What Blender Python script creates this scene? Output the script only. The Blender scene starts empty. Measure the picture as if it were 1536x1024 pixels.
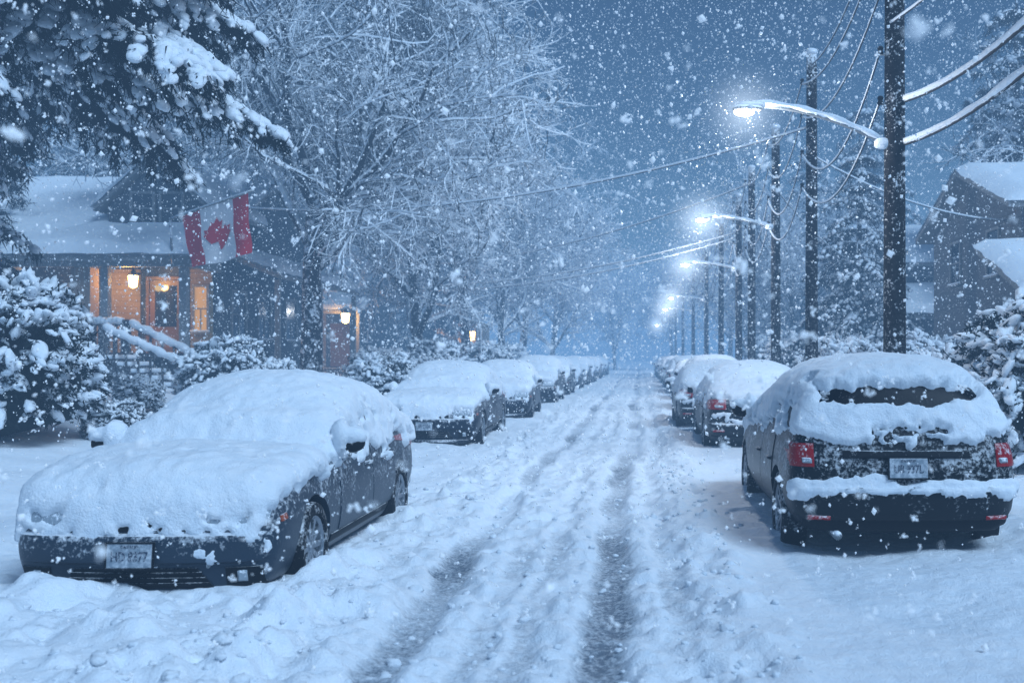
import bpy, bmesh, math, random
import numpy as np
from mathutils import Vector, Matrix
from mathutils.bvhtree import BVHTree
from math import radians, sin, cos, pi
random.seed(5)
S = bpy.context.scene
COL = S.collection
# ------------------------------------------------------------ noise
def _h(i, j, k, seed):
    h = (i.astype(np.int64)*374761393 + j.astype(np.int64)*668265263 + k.astype(np.int64)*1274126177 + seed*974711) & 0xffffffff
    h = ((h ^ (h >> 13))*1103515245) & 0xffffffff
    h = ((h ^ (h >> 16))*668265263) & 0xffffffff
    h = h ^ (h >> 15)
    return (h & 0xffffff)/float(0xffffff)
def vn(p, seed=0):
    p = np.asarray(p, dtype=float)
    f = np.floor(p); t = p-f; t = t*t*(3-2*t); i, j, k = f[:, 0], f[:, 1], f[:, 2]
    tx, ty, tz = t[:, 0], t[:, 1], t[:, 2]
    def c(a, b, d): return _h(i+a, j+b, k+d, seed)
    x00 = c(0,0,0)*(1-tx)+c(1,0,0)*tx; x10 = c(0,1,0)*(1-tx)+c(1,1,0)*tx
    x01 = c(0,0,1)*(1-tx)+c(1,0,1)*tx; x11 = c(0,1,1)*(1-tx)+c(1,1,1)*tx
    return ((x00*(1-ty)+x10*ty)*(1-tz)+(x01*(1-ty)+x11*ty)*tz)*2-1
def fbm(p, octv=3, seed=0, gain=.5):
    p = np.asarray(p, dtype=float); a = 1.; s = 0
    for o in range(octv):
        s = s + a*vn(p, seed+o*7); p = p*2.03+11.3; a *= gain
    return s
def sst(a, b, x):
    t = np.clip((np.asarray(x, dtype=float)-a)/(b-a), 0, 1); return t*t*(3-2*t)
# ------------------------------------------------------------ materials
class NT:
    def __init__(s, name):
        s.m = bpy.data.materials.new(name); s.m.use_nodes = True
        s.t = s.m.node_tree; s.b = s.t.nodes["Principled BSDF"]
    def n(s, ty, **kw):
        nd = s.t.nodes.new(ty)
        for k, v in kw.items(): setattr(nd, k, v)
        return nd
    def l(s, a, b): s.t.links.new(a, b)
    def noise(s, scale, detail=3, coord=None, rough=.55):
        nd = s.n('ShaderNodeTexNoise'); nd.inputs['Scale'].default_value = scale
        nd.inputs['Detail'].default_value = detail; nd.inputs['Roughness'].default_value = rough
        if coord is not None: s.l(coord, nd.inputs['Vector'])
        return nd.outputs[0]
    def co(s, w='Object'): return s.n('ShaderNodeTexCoord').outputs[w]
    def ramp(s, f, a, b, ca=(0,0,0,1), cb=(1,1,1,1)):
        r = s.n('ShaderNodeValToRGB'); r.color_ramp.elements[0].position = a; r.color_ramp.elements[1].position = b
        r.color_ramp.elements[0].color = ca; r.color_ramp.elements[1].color = cb
        s.l(f, r.inputs[0]); return r.outputs[0]
    def math(s, op, a, b):
        m = s.n('ShaderNodeMath', operation=op)
        for i, v in enumerate((a, b)):
            if isinstance(v, (int, float)): m.inputs[i].default_value = v
            else: s.l(v, m.inputs[i])
        return m.outputs[0]
    def mix(s, f, a, b):
        m = s.n('ShaderNodeMix', data_type='RGBA')
        if isinstance(f, (int, float)): m.inputs[0].default_value = f
        else: s.l(f, m.inputs[0])
        for i, v in ((6, a), (7, b)):
            if isinstance(v, tuple): m.inputs[i].default_value = v
            else: s.l(v, m.inputs[i])
        return m.outputs[2]
    def bump(s, h, dist, strength=1.):
        b = s.n('ShaderNodeBump'); b.inputs['Distance'].default_value = dist; b.inputs['Strength'].default_value = strength
        s.l(h, b.inputs['Height']); s.l(b.outputs[0], s.b.inputs['Normal'])
    def nz(s):
        g = s.n('ShaderNodeNewGeometry'); x = s.n('ShaderNodeSeparateXYZ'); s.l(g.outputs['Normal'], x.inputs[0]); return x.outputs[2]
    def set(s, **kw):
        for k, v in kw.items():
            s.b.inputs[k.replace('_', ' ')].default_value = v
SNOWC = (.88, .91, .95, 1)
def mat_snow(name='snow', sc=1.0, d=.013):
    m = NT(name); c = m.co(); n1 = m.noise(9*sc, 4, c); n2 = m.noise(60*sc, 4, c, .7)
    h = m.math('ADD', m.math('MULTIPLY', n1, 1.5), m.math('MULTIPLY', n2, .9))
    m.bump(h, d, .95)
    m.l(m.mix(m.ramp(n1, .3, .7), (.79, .86, .93, 1), SNOWC), m.b.inputs['Base Color'])
    m.set(Roughness=.65, Specular_IOR_Level=.25); return m.m
SNOW = mat_snow()
def mat_dusted(name, base, rough=.35, metal=0., lo=.56, hi=.64, nzw=.25, scale=26, coat=0., bumpd=0., base2=None, bs=6, cs=0., cw=0., mx=1., spec=.5):
    m = NT(name); c = m.co(); n = m.noise(scale, 5, c, .7); n0 = n
    if cw: n = m.math('ADD', m.math('MULTIPLY', n, 1-cw), m.math('MULTIPLY', m.noise(cs, 4, c, .65), cw))
    f = m.math('ADD', n, m.math('MULTIPLY', m.nz(), nzw))
    f = m.ramp(f, lo, hi)
    if mx < 1: f = m.math('MULTIPLY', f, mx)
    b = base
    if base2: b = m.mix(m.ramp(m.noise(bs, 4, c), .35, .65), base, base2)
    m.l(m.mix(f, b, SNOWC), m.b.inputs['Base Color'])
    r = m.n('ShaderNodeMapRange'); m.l(f, r.inputs[0]); r.inputs[3].default_value = rough; r.inputs[4].default_value = .8
    m.l(r.outputs[0], m.b.inputs['Roughness']); m.set(Metallic=metal, Coat_Weight=coat, Specular_IOR_Level=spec)
    m.bump(n0, .006 if not bumpd else bumpd, .5)
    return m.m
def mat_plain(name, col, rough=.5, em=None, es=0., spec=.5):
    m = NT(name); n = m.noise(12, 3, m.co())
    a = tuple(x*.85 for x in col[:3])+(1,)
    m.l(m.mix(n, a, tuple(col[:3])+(1,)), m.b.inputs['Base Color'])
    m.set(Roughness=rough, Specular_IOR_Level=spec)
    if em: m.set(Emission_Color=tuple(em)+(1,), Emission_Strength=es)
    return m.m
M_GLASS = mat_dusted('car_glass', (.003, .004, .007, 1), .25, lo=.60, hi=.72, nzw=.03, scale=55, cs=9, cw=.4, mx=.6, spec=.08)
M_RUB = mat_dusted('tyre_rubber', (.008, .009, .012, 1), .85, lo=.52, hi=.66, nzw=.10, scale=24, cs=5, cw=.4, spec=.2, mx=.8)
M_RIM = mat_dusted('alloy_rim', (.25, .28, .32, 1), .35, .8, lo=.55, hi=.7, nzw=.1, scale=30)
M_BLK = mat_dusted('black_plastic', (.006, .007, .010, 1), .6, lo=.62, hi=.74, nzw=.2, scale=36, cs=8, cw=.4, mx=.7, spec=.15)
M_RED = mat_dusted('red_lens', (.30, .003, .005, 1), .15, lo=.55, hi=.68, nzw=.10, scale=40, cs=12, cw=.4, mx=.8, spec=.3)
M_ORG = mat_dusted('orange_lens', (.4, .08, .03, 1), .15, lo=.56, hi=.68, nzw=.2, scale=34)
M_CLR = mat_dusted('clear_lens', (.3, .35, .4, 1), .1, lo=.54, hi=.68, nzw=.2, scale=34)
M_PLATE = mat_dusted('plate_white', (.22, .27, .32, 1), .5, lo=.46, hi=.68, nzw=.1, scale=40, cs=12, cw=.5, mx=.7)
M_INK = mat_dusted('plate_ink', (.03, .05, .09, 1), .5, lo=.50, hi=.66, nzw=.1, scale=60, mx=.7)
M_BARK = mat_dusted('bark_with_snow', (.010, .010, .013, 1), .9, lo=.55, hi=.63, nzw=.36, scale=7, bumpd=.03, base2=(.022, .021, .026, 1))
M_TWIG = mat_dusted('twig_with_snow', (.014, .016, .022, 1), .9, lo=.36, hi=.54, nzw=.55, scale=5)
M_NEED = mat_plain('dark_needles', (.005, .010, .012), .8, spec=.08)
M_LEAF = mat_plain('dark_leaves', (.008, .015, .017), .7, spec=.12)
M_POLE = mat_dusted('weathered_pole_wood', (.009, .009, .010, 1), .9, lo=.55, hi=.65, nzw=.2, scale=24, bumpd=.01, base2=(.022, .021, .023, 1), bs=14, cs=3., cw=.35, mx=.85, spec=.12)
M_WIRE = mat_dusted('cable_with_snow', (.02, .02, .025, 1), .8, lo=.4, hi=.55, nzw=.5, scale=5)
M_METAL = mat_dusted('galvanised_steel', (.2, .22, .24, 1), .5, .6, lo=.5, hi=.62, nzw=.4, scale=10)
def mat_siding(name, c1, c2, period=.16):
    m = NT(name); c = m.co(); s = m.n('ShaderNodeSeparateXYZ'); m.l(c, s.inputs[0])
    fr = m.math('FRACT', m.math('DIVIDE', s.outputs[2], period), 0)
    n = m.noise(3, 4, c)
    col = m.mix(n, c1, c2); col = m.mix(m.ramp(fr, 0., .12, (1,1,1,1), (0,0,0,1)), col, tuple(x*.35 for x in c1[:3])+(1,))
    f = m.ramp(m.noise(20, 5, c, .7), .6, .68)
    m.l(m.mix(f, col, SNOWC), m.b.inputs['Base Color']); m.bump(fr, .02, .8); m.set(Roughness=.8); return m.m
M_SIDE = mat_siding('blue_grey_siding', (.045, .06, .075, 1), (.07, .085, .10, 1))
M_SIDE2 = mat_siding('tan_siding', (.26, .19, .10, 1), (.32, .24, .13, 1))
M_SIDE4 = mat_siding('taupe_siding', (.10, .10, .11, 1), (.14, .14, .14, 1))
M_SIDE3 = mat_siding('grey_shingle', (.08, .085, .10, 1), (.12, .125, .135, 1), .22)
def mat_brick():
    m = NT('porch_brick'); b = m.n('ShaderNodeTexBrick'); b.inputs['Scale'].default_value = 4.; m.l(m.co(), b.inputs['Vector'])
    b.inputs['Color1'].default_value = (.3, .2, .14, 1); b.inputs['Color2'].default_value = (.22, .15, .11, 1); b.inputs['Mortar'].default_value = (.35, .33, .3, 1)
    m.l(b.outputs[0], m.b.inputs['Base Color']); m.set(Roughness=.85); return m.m
M_BRICK = mat_brick()
M_TRIM = mat_dusted('painted_trim', (.22, .22, .22, 1), .6, lo=.58, hi=.68, nzw=.3, scale=14)
M_WOOD = mat_dusted('rail_wood', (.045, .045, .05, 1), .8, lo=.56, hi=.66, nzw=.35, scale=14)
M_DOOR = mat_plain('varnished_door', (.22, .12, .04), .4)
M_WIN = mat_plain('dark_window', (.02, .03, .045), .08)
M_WARM = mat_plain('lit_window', (.4, .24, .08), .3, (1., .52, .14), .45)
M_LANT = mat_plain('lantern_glass', (.9, .6, .3), .3, (1., .62, .2), 20.)
M_LAMP = mat_plain('lamp_lens', (.9, .95, 1), .3, (.97, .98, 1.), 40.)
def paint(name, c, mx=.75): return mat_dusted(name, c+(1,), .4, .1, lo=.55, hi=.66, nzw=.2, scale=34, coat=.1, cs=3.5, cw=.45, mx=mx, spec=.2)
# ------------------------------------------------------------ mesh helpers
def mesh_np(name, groups, mats, smooth=True):
    V = []; LI = []; LS = []; LT = []; MI = []; off = 0; lo = 0
    for v, f, mi in groups:
        v = np.asarray(v, dtype=float); f = np.asarray(f, dtype=np.int64)
        if len(f) == 0: continue
        V.append(v); LI.append((f+off).ravel()); k = f.shape[1]
        LS.append(np.arange(len(f))*k+lo); LT.append(np.full(len(f), k)); MI.append(np.full(len(f), mi))
        off += len(v); lo += f.size
    V = np.concatenate(V); LI = np.concatenate(LI); LS = np.concatenate(LS); LT = np.concatenate(LT); MI = np.concatenate(MI)
    me = bpy.data.meshes.new(name); me.vertices.add(len(V)); me.vertices.foreach_set('co', V.ravel())
    me.loops.add(len(LI)); me.loops.foreach_set('vertex_index', LI.astype(np.int32))
    me.polygons.add(len(LS)); me.polygons.foreach_set('loop_start', LS.astype(np.int32)); me.polygons.foreach_set('loop_total', LT.astype(np.int32))
    for m in mats: me.materials.append(m)
    me.polygons.foreach_set('material_index', MI.astype(np.int32))
    me.polygons.foreach_set('use_smooth', np.full(len(LS), smooth))
    me.update(calc_edges=True); me.validate(); return me
def obj(name, me, parent=None, loc=None, rot=None):
    o = bpy.data.objects.new(name, me); COL.objects.link(o)
    if parent: o.parent = parent
    if loc is not None: o.location = loc
    if rot is not None: o.rotation_euler = rot
    return o
def thing(name, label, cat, group=None, loc=(0,0,0), rot=(0,0,0), me=None):
    o = bpy.data.objects.new(name, me); COL.objects.link(o); o.location = loc; o.rotation_euler = rot
    o['label'] = label; o['category'] = cat
    if group: o['group'] = group
    return o
def tag(o, label, cat, group=None):
    o['label'] = label; o['category'] = cat
    if group: o['group'] = group
    return o
def copy_thing(src, loc, rotz, label=None, scale=None):
    n = src.copy(); COL.objects.link(n); n.location = loc; n.rotation_euler = (0, 0, rotz)
    if scale: n.scale = scale
    if label: n['label'] = label
    def rec(a, b):
        for c in a.children:
            k = c.copy(); COL.objects.link(k); k.parent = b; k.matrix_parent_inverse = c.matrix_parent_inverse.copy(); rec(c, k)
    rec(src, n); return n
BOXF = np.array([[0,3,2,1],[4,5,6,7],[0,1,5,4],[1,2,6,5],[2,3,7,6],[3,0,4,7]])
def boxg(x0, x1, y0, y1, z0, z1, mi=0):
    return (np.array([[x0,y0,z0],[x1,y0,z0],[x1,y1,z0],[x0,y1,z0],[x0,y0,z1],[x1,y0,z1],[x1,y1,z1],[x0,y1,z1]], float), BOXF, mi)
def box(name, b, mat, parent=None, bev=0.):
    me = mesh_np(name, [boxg(*x) for x in (b if isinstance(b, list) else [b])], [mat], False)
    o = obj(name, me, parent)
    if bev:
        m = o.modifiers.new('b', 'BEVEL'); m.width = bev; m.segments = 2
    return o
def prism_obj(name, poly, axis, a, b, mat, parent):
    n = len(poly); v = []
    for t in (a, b):
        for p in poly: v.append((t, p[0], p[1]) if axis == 'x' else (p[0], t, p[1]))
    me = bpy.data.meshes.new(name)
    f = [list(range(n)), list(range(n, 2*n))]+[[i, (i+1) % n, n+(i+1) % n, n+i] for i in range(n)]
    me.from_pydata(v, [], f); me.materials.append(mat)
    bm = bmesh.new(); bm.from_mesh(me); bmesh.ops.recalc_face_normals(bm, faces=bm.faces); bm.to_mesh(me); bm.free()
    return obj(name, me, parent)
def tubes(p0, p1, r0, r1, k=4):
    p0 = np.asarray(p0, float); p1 = np.asarray(p1, float); d = p1-p0
    d = d/(np.linalg.norm(d, axis=1, keepdims=True)+1e-9)
    up = np.where(np.abs(d[:, 2:3]) > .95, np.array([[1., 0, 0]]), np.array([[0, 0, 1.]]))
    a = np.cross(d, up); a /= np.linalg.norm(a, axis=1, keepdims=True)+1e-9; b = np.cross(a, d)
    m = len(p0); V = np.zeros((m, 2*k, 3))
    for i in range(k):
        an = 2*pi*(i+.5)/k; o = a*cos(an)+b*sin(an)
        V[:, i] = p0+o*np.asarray(r0)[:, None]; V[:, k+i] = p1+o*np.asarray(r1)[:, None]
    F = np.array([[i, (i+1) % k, k+(i+1) % k, k+i] for i in range(k)])
    F = (F[None]+(np.arange(m)*2*k)[:, None, None]).reshape(-1, 4)
    return V.reshape(-1, 3), F[:, ::-1]
def polytube(pts, rad, k=8, caps=True, flat=1.):
    pts = np.asarray(pts, float); n = len(pts); rad = np.broadcast_to(rad, (n,))
    t = np.gradient(pts, axis=0); t /= np.linalg.norm(t, axis=1, keepdims=True)+1e-9
    up = np.where(np.abs(t[:, 2:3]) > .95, np.array([[1., 0, 0]]), np.array([[0, 0, 1.]]))
    a = np.cross(t, up); a /= np.linalg.norm(a, axis=1, keepdims=True)+1e-9; b = np.cross(a, t)
    V = np.concatenate([pts+(a*cos(2*pi*(i+.5)/k)+b*flat*sin(2*pi*(i+.5)/k))*rad[:, None] for i in range(k)]).reshape(k, n, 3)
    V = V.transpose(1, 0, 2).reshape(-1, 3)
    F = [[r*k+i, (r+1)*k+i, (r+1)*k+(i+1) % k, r*k+(i+1) % k] for r in range(n-1) for i in range(k)]
    tr = []
    if caps:
        V = np.concatenate([V, pts[:1], pts[-1:]]); c0 = n*k; c1 = c0+1
        for i in range(k):
            tr.append([c0, i, (i+1) % k]); tr.append([c1, (n-1)*k+(i+1) % k, (n-1)*k+i])
    return V, np.array(F), (np.array(tr) if tr else np.zeros((0, 3), int))
def tube_obj(name, pts, rad, mat, parent=None, k=8, flat=1.):
    V, g, tr = polytube(pts, rad, k, True, flat)
    me = bpy.data.meshes.new(name); me.from_pydata(V.tolist(), [], g.tolist()+tr.tolist()); me.materials.append(mat)
    for p in me.polygons: p.use_smooth = True
    bm = bmesh.new(); bm.from_mesh(me); bmesh.ops.recalc_face_normals(bm, faces=bm.faces); bm.to_mesh(me); bm.free()
    return obj(name, me, parent)
def ico(sub):
    bm = bmesh.new(); bmesh.ops.create_icosphere(bm, subdivisions=sub, radius=1.)
    v = np.array([x.co[:] for x in bm.verts]); f = np.array([[q.index for q in x.verts] for x in bm.faces]); bm.free(); return v, f
ICO1, ICO2, ICO3 = ico(1), ico(2), ico(3)
def blobs(c, r, ico_=ICO2, yaw=None, namp=.25, seed=1, ax=None):
    tv, tf = ico_; m = len(c); n = len(tv)
    nn = vn((tv[None]*1.7+np.arange(m)[:, None, None]*7.31).reshape(-1, 3), seed).reshape(m, n)
    V = tv[None]*(1+namp*nn)[:, :, None]*np.asarray(r)[:, None, :]
    if ax is not None:
        a = ax/(np.linalg.norm(ax, axis=1, keepdims=True)+1e-9)
        s = np.cross(np.array([[0, 0, 1.]]), a); s /= np.linalg.norm(s, axis=1, keepdims=True)+1e-9; u = np.cross(a, s)
        V = V[:, :, 0:1]*a[:, None]+V[:, :, 1:2]*s[:, None]+V[:, :, 2:3]*u[:, None]
    V = V+np.asarray(c)[:, None]
    F = (tf[None]+(np.arange(m)*n)[:, None, None]).reshape(-1, 3)
    return V.reshape(-1, 3), F
def blades(c, d, L, W, rng):
    m = len(c); s = np.cross(d, rng.normal(size=(m, 3))); s /= np.linalg.norm(s, axis=1, keepdims=True)+1e-9
    V = np.stack([c-s*W[:, None], c+s*W[:, None], c+d*L[:, None]], 1).reshape(-1, 3)
    return V, np.arange(m*3).reshape(-1, 3)
def unit(v): return v/(np.linalg.norm(v, axis=-1, keepdims=True)+1e-9)
def snow_slab(name, corners, th, mat, parent, n=28, seed=0, amp=.05):
    c = np.array(corners, float); u, v = np.meshgrid(np.linspace(0, 1, n), np.linspace(0, 1, n))
    u = u.ravel(); v = v.ravel()
    P = (c[0][None]*((1-u)*(1-v))[:, None]+c[1][None]*(u*(1-v))[:, None]+c[2][None]*(u*v)[:, None]+c[3][None]*((1-u)*v)[:, None])
    e = np.minimum(np.minimum(u, 1-u)*np.linalg.norm(c[1]-c[0]), np.minimum(v, 1-v)*np.linalg.norm(c[3]-c[0]))
    q = np.clip(e/(th*.9), 0, 1); fall = np.sqrt(1-(1-q)**2)
    T = P.copy(); T[:, 2] += th*fall*(1+.0)+fbm(P*1.2, 3, seed)*amp*fall+.02
    ed = (e < 1e-6); T[ed] += fbm(P[ed]*2.5, 2, seed+3)[:, None]*np.array([[.04, .04, .03]])
    F = []
    for j in range(n-1):
        for i in range(n-1): F.append([j*n+i, j*n+i+1, (j+1)*n+i+1, (j+1)*n+i])
    return obj(name, mesh_np(name, [(T, np.array(F), 0)], [mat]), parent)
# ------------------------------------------------------------ camera
CAMZ = 1.65
cam = bpy.data.cameras.new('camera'); co = bpy.data.objects.new('camera', cam); COL.objects.link(co)
co.location = (0, 0, CAMZ); co.rotation_euler = (radians(90), 0, 0)
cam.lens = 35; cam.sensor_width = 36; cam.shift_x = -.125; cam.shift_y = .015; cam.clip_end = 900; cam.clip_start = .05
cam.dof.use_dof = True; cam.dof.focus_distance = 9.5; cam.dof.aperture_fstop = 2.0
S.camera = co
# ------------------------------------------------------------ ground
def base_z(X, Y):
    X = np.asarray(X, float)
    return sst(5.2, 12., -X)*.75+sst(4.0, 9., X)*.6+.16*np.exp(-((X+5.3)/.45)**2)+.14*np.exp(-((X-3.6)/.5)**2)
T1 = lambda Y: -1.42+.05*np.sin(Y*.35)
T2 = lambda Y: -.2+.06*np.sin(Y*.3+1)
def ground(X, Y):
    X = np.asarray(X, float); Y = np.asarray(Y, float); Z0 = np.zeros_like(X)
    P = np.stack([X, Y, Z0], -1)
    wob = .09*vn(P*1.3, 40)+.04*vn(P*5, 41)
    road = sst(-2.75, -2.3, X+wob)*(1-sst(.35, .7, X+wob*1.5))
    tr = np.zeros_like(X)
    for i, (c, w, a) in enumerate(((T1(Y), .15, 1.), (T2(Y), .17, 1.), (T2(Y)-.5, .11, .6), (T1(Y)+.45, .11, .55), (T1(Y)-.48, .1, .5), (T2(Y)+.43, .10, .55))):
        brk = 1. if i < 2 else np.clip(.55+1.1*vn(P*np.array([.3, .35, 1])+i*5.1, 45), 0, 1)
        tr = np.maximum(tr, a*brk*np.exp(-(np.abs(X-c+wob*.9)/w)**4)*(.85+.3*vn(P*np.array([2., .9, 1]), 44)))
    tr = np.clip(tr, 0, 1)
    r1 = 1-np.abs(fbm(P*3.4, 3, 50)); r2 = fbm(P*8, 3, 51); r3 = fbm(P*26, 2, 52)
    h = base_z(X, Y)
    h = h+(1-road)*(.10+.05*fbm(P*.7, 3, 53))
    far = 1-.25*sst(9, 20, Y)
    h = h+road*(1-tr)*((.055*r1+.032*r2+.010*r3)*far+.03)
    tread = np.maximum(0, vn(P*np.array([8., 16., 1]), 56))
    h = h-tr*.03+tr*road*(.020*tread+.009*r3)
    rg = np.exp(-((X-.55+wob*2)/.2)**2); h = h+rg*(.04+.07*np.maximum(0, fbm(P*4.5, 3, 57)))
    rg2 = np.exp(-((X+2.15+wob*2)/.3)**2); h = h+rg2*(.03+.09*np.maximum(0, fbm(P*4.5, 3, 58)))
    pl = sst(-6.5, -4.8, X)*(1-sst(-1.9, -1.2, X))*sst(3.0, 4.2, Y)*(1-sst(6.2, 6.9, Y))
    h = h+pl*(.02+.13*np.maximum(0, fbm(P*2.4, 3, 59))+.06*np.maximum(0, fbm(P*6, 3, 60)))
    for (wx, wy) in ((-2.35, 7.3), (-2.35, 9.85), (-4.3, 7.3), (1.2, 8.75), (3.0, 8.75), (1.2, 11.4)):
        h = h+.07*np.exp(-((X-wx)/.3)**2-((Y-wy)/.42)**2)*(1+.5*fbm(P*6, 2, 71))
    sm = sst(.6, 1.0, X)
    h = h+sm*(.016*fbm(P*3, 3, 61)+.006*fbm(P*12, 2, 62))
    h = h+(1-sst(-2.9, -2.5, X))*(.03*fbm(P*3, 3, 63)+.010*fbm(P*10, 2, 64))
    wear = tr*road*(.78+.5*vn(P*np.array([.8, .5, 1]), 48)-.35*np.maximum(0, r2*.8+tread-.4))*(1-.2*sst(8, 16, Y))
    return h, np.clip(wear, 0, 1)
xs = np.concatenate([-np.geomspace(150, 5.2, 90), np.arange(-5.15, 4.5, .026), np.geomspace(4.55, 150, 90)])
ys = np.concatenate([np.linspace(-30, 2.6, 24), np.geomspace(2.8, 70, 560), np.geomspace(71, 420, 60)])
GX, GY = np.meshgrid(xs, ys); gx = GX.ravel(); gy = GY.ravel()
gz, gt = ground(gx, gy)
nx, ny = len(xs), len(ys); ii = (np.arange(ny-1)[:, None]*nx+np.arange(nx-1)[None]).ravel()
me = mesh_np('ground', [(np.stack([gx, gy, gz], -1), np.stack([ii, ii+1, ii+nx+1, ii+nx], -1), 0)], [])
at = me.attributes.new('wear', 'FLOAT', 'POINT'); at.data.foreach_set('value', gt.astype(np.float32))
m = NT('ground_snow'); c = m.co(); n1 = m.noise(14, 4, c); n2 = m.noise(90, 3, c); n3 = m.noise(30, 4, c, .7)
a = m.n('ShaderNodeAttribute', attribute_name='wear')
h = m.math('ADD', m.math('MULTIPLY', n1, 1.1), m.math('MULTIPLY', n2, .5)); m.bump(h, .018, 1.)
w = m.ramp(m.math('MULTIPLY', a.outputs['Fac'], m.math('ADD', m.math('MULTIPLY', n3, 1.9), -.05)), .24, .9)
base = m.mix(m.ramp(n1, .3, .7), (.79, .86, .93, 1), SNOWC)
m.l(m.mix(w, base, (.15, .19, .24, 1)), m.b.inputs['Base Color']); m.set(Roughness=.6, Specular_IOR_Level=.3)
me.materials.append(m.m)
g = obj('ground', me); g['kind'] = 'structure'
rng = np.random.default_rng(3)
N = 1100
cx = np.concatenate([rng.normal(-2.1, .45, N//3), rng.normal(-.8, .5, N//4), rng.normal(.5, .2, N//4), rng.uniform(-4.8, -1.6, N-N//3-2*(N//4))])
cy = np.concatenate([4+16*rng.random(N-(N-N//3-2*(N//4)))**1.3, rng.uniform(4.2, 6.0, N-N//3-2*(N//4))])
cz, ct = ground(cx, cy); r = rng.uniform(.006, .024, N)*np.where(rng.random(N) < .1, 1.8, 1.)
V, F = blobs(np.stack([cx, cy, cz+r*.2], -1), np.stack([r*1.2, r, r*.75], -1), ICO2, namp=.5)
o = obj('snow_clumps', mesh_np('snow_clumps', [(V, F, 0)], [SNOW])); o['kind'] = 'stuff'; tag(o, 'loose lumps of snow scattered on the churned road', 'snow')
# ------------------------------------------------------------ cars
def cage(st, bulge_f=.09, bulge_r=.06):
    V = []; F = []; n = len(st)
    for (yb, ym, ye, yt, zb, wl, zm, wm, ze, wb, zt, wt) in st:
        half = [(0, yb, zb), (wl*.85, yb, zb), (wl, yb, zb+.12), (wm, ym, zm), (wb, ye, ze), (wt, yt, zt-.035), (0, yt, zt+.02)]
        V += half+[(-x, y, z) for (x, y, z) in half[1:6]][::-1]
    K = 12
    for s in range(n-1):
        for i in range(K): F.append([s*K+i, s*K+(i+1) % K, (s+1)*K+(i+1) % K, (s+1)*K+i])
    for s, sg, bl in ((0, -1, bulge_f), (n-1, 1, bulge_r)):
        b = s*K; p = lambda k: b+k; q = lambda k: b+(K-k) % K
        c = []
        for k in (2, 3, 4):
            v = V[p(k)]; V.append((0, v[1]+sg*bl, v[2])); c.append(len(V)-1)
        F += [[p(0), p(1), p(2), c[0]], [p(2), p(3), c[1], c[0]], [p(3), p(4), c[2], c[1]], [p(4), p(5), p(6), c[2]],
              [p(0), c[0], q(2), q(1)], [q(2), c[0], c[1], q(3)], [q(3), c[1], c[2], q(4)], [q(4), c[2], p(6), q(5)]]
    me = bpy.data.meshes.new('cage'); me.from_pydata(V, [], F)
    bm = bmesh.new(); bm.from_mesh(me); bmesh.ops.recalc_face_normals(bm, faces=bm.faces); bm.to_mesh(me); bm.free(); return me
def evaluated(o, name):
    dg = bpy.context.evaluated_depsgraph_get(); dg.update()
    return bpy.data.meshes.new_from_object(o.evaluated_get(dg))
def temp_obj(me):
    o = bpy.data.objects.new('tmp', me); COL.objects.link(o); return o
def bvh_of(me):
    return BVHTree.FromPolygons([v.co[:] for v in me.vertices], [p.vertices[:] for p in me.polygons])
def patch(bvh, corners, d, off, nu=14, nv=8, rnd=0., thick=.012):
    c = np.array(corners, float); d = Vector(d).normalized(); G = {}; V = []; F = []
    for j in range(nv+1):
        for i in range(nu+1):
            u = i/nu; v = j/nv
            p = c[0]*(1-u)*(1-v)+c[1]*u*(1-v)+c[2]*u*v+c[3]*(1-u)*v
            h = bvh.ray_cast(Vector(p)-d*3, d)
            if h[0] is None: continue
            nn = h[1]
            if nn.dot(d) > 0: nn = -nn
            e = min(u, 1-u, v, 1-v)*2; k = 1-rnd*(1-min(1, e*2.2))**3
            G[(i, j)] = (len(V), len(V)+1); V.append((h[0]+nn*off*k)[:]); V.append((h[0]-nn*thick)[:])
    for j in range(nv):
        for i in range(nu):
            q = [(i, j), (i+1, j), (i+1, j+1), (i, j+1)]
            if all(k in G for k in q): F.append([G[k][0] for k in q])
    for i in range(nu):
        for j in (0, nv):
            if (i, j) in G and (i+1, j) in G: F.append([G[(i, j)][0], G[(i+1, j)][0], G[(i+1, j)][1], G[(i, j)][1]])
    for j in range(nv):
        for i in (0, nu):
            if (i, j) in G and (i, j+1) in G: F.append([G[(i, j)][0], G[(i, j+1)][0], G[(i, j+1)][1], G[(i, j)][1]])
    return V, F
def patch_mesh(name, parts, mat):
    V = []; F = []
    for v, f in parts:
        o = len(V); V += v; F += [[a+o for a in q] for q in f]
    me = bpy.data.meshes.new(name); me.from_pydata(V, [], F); me.materials.append(mat)
    bm = bmesh.new(); bm.from_mesh(me); bmesh.ops.recalc_face_normals(bm, faces=bm.faces); bm.to_mesh(me); bm.free()
    me.shade_smooth()
    try: me.set_sharp_from_angle(angle=radians(40))
    except Exception: pass
    return me
def lathe_x(prof, seg=40):
    V = []; F = []; n = len(prof)
    for s in range(seg):
        a = 2*pi*s/seg
        for x, r in prof: V.append((x, r*cos(a), r*sin(a)))
    for s in range(seg):
        for i in range(n-1): F.append([s*n+i, s*n+i+1, ((s+1) % seg)*n+i+1, ((s+1) % seg)*n+i])
    return V, F
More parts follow.
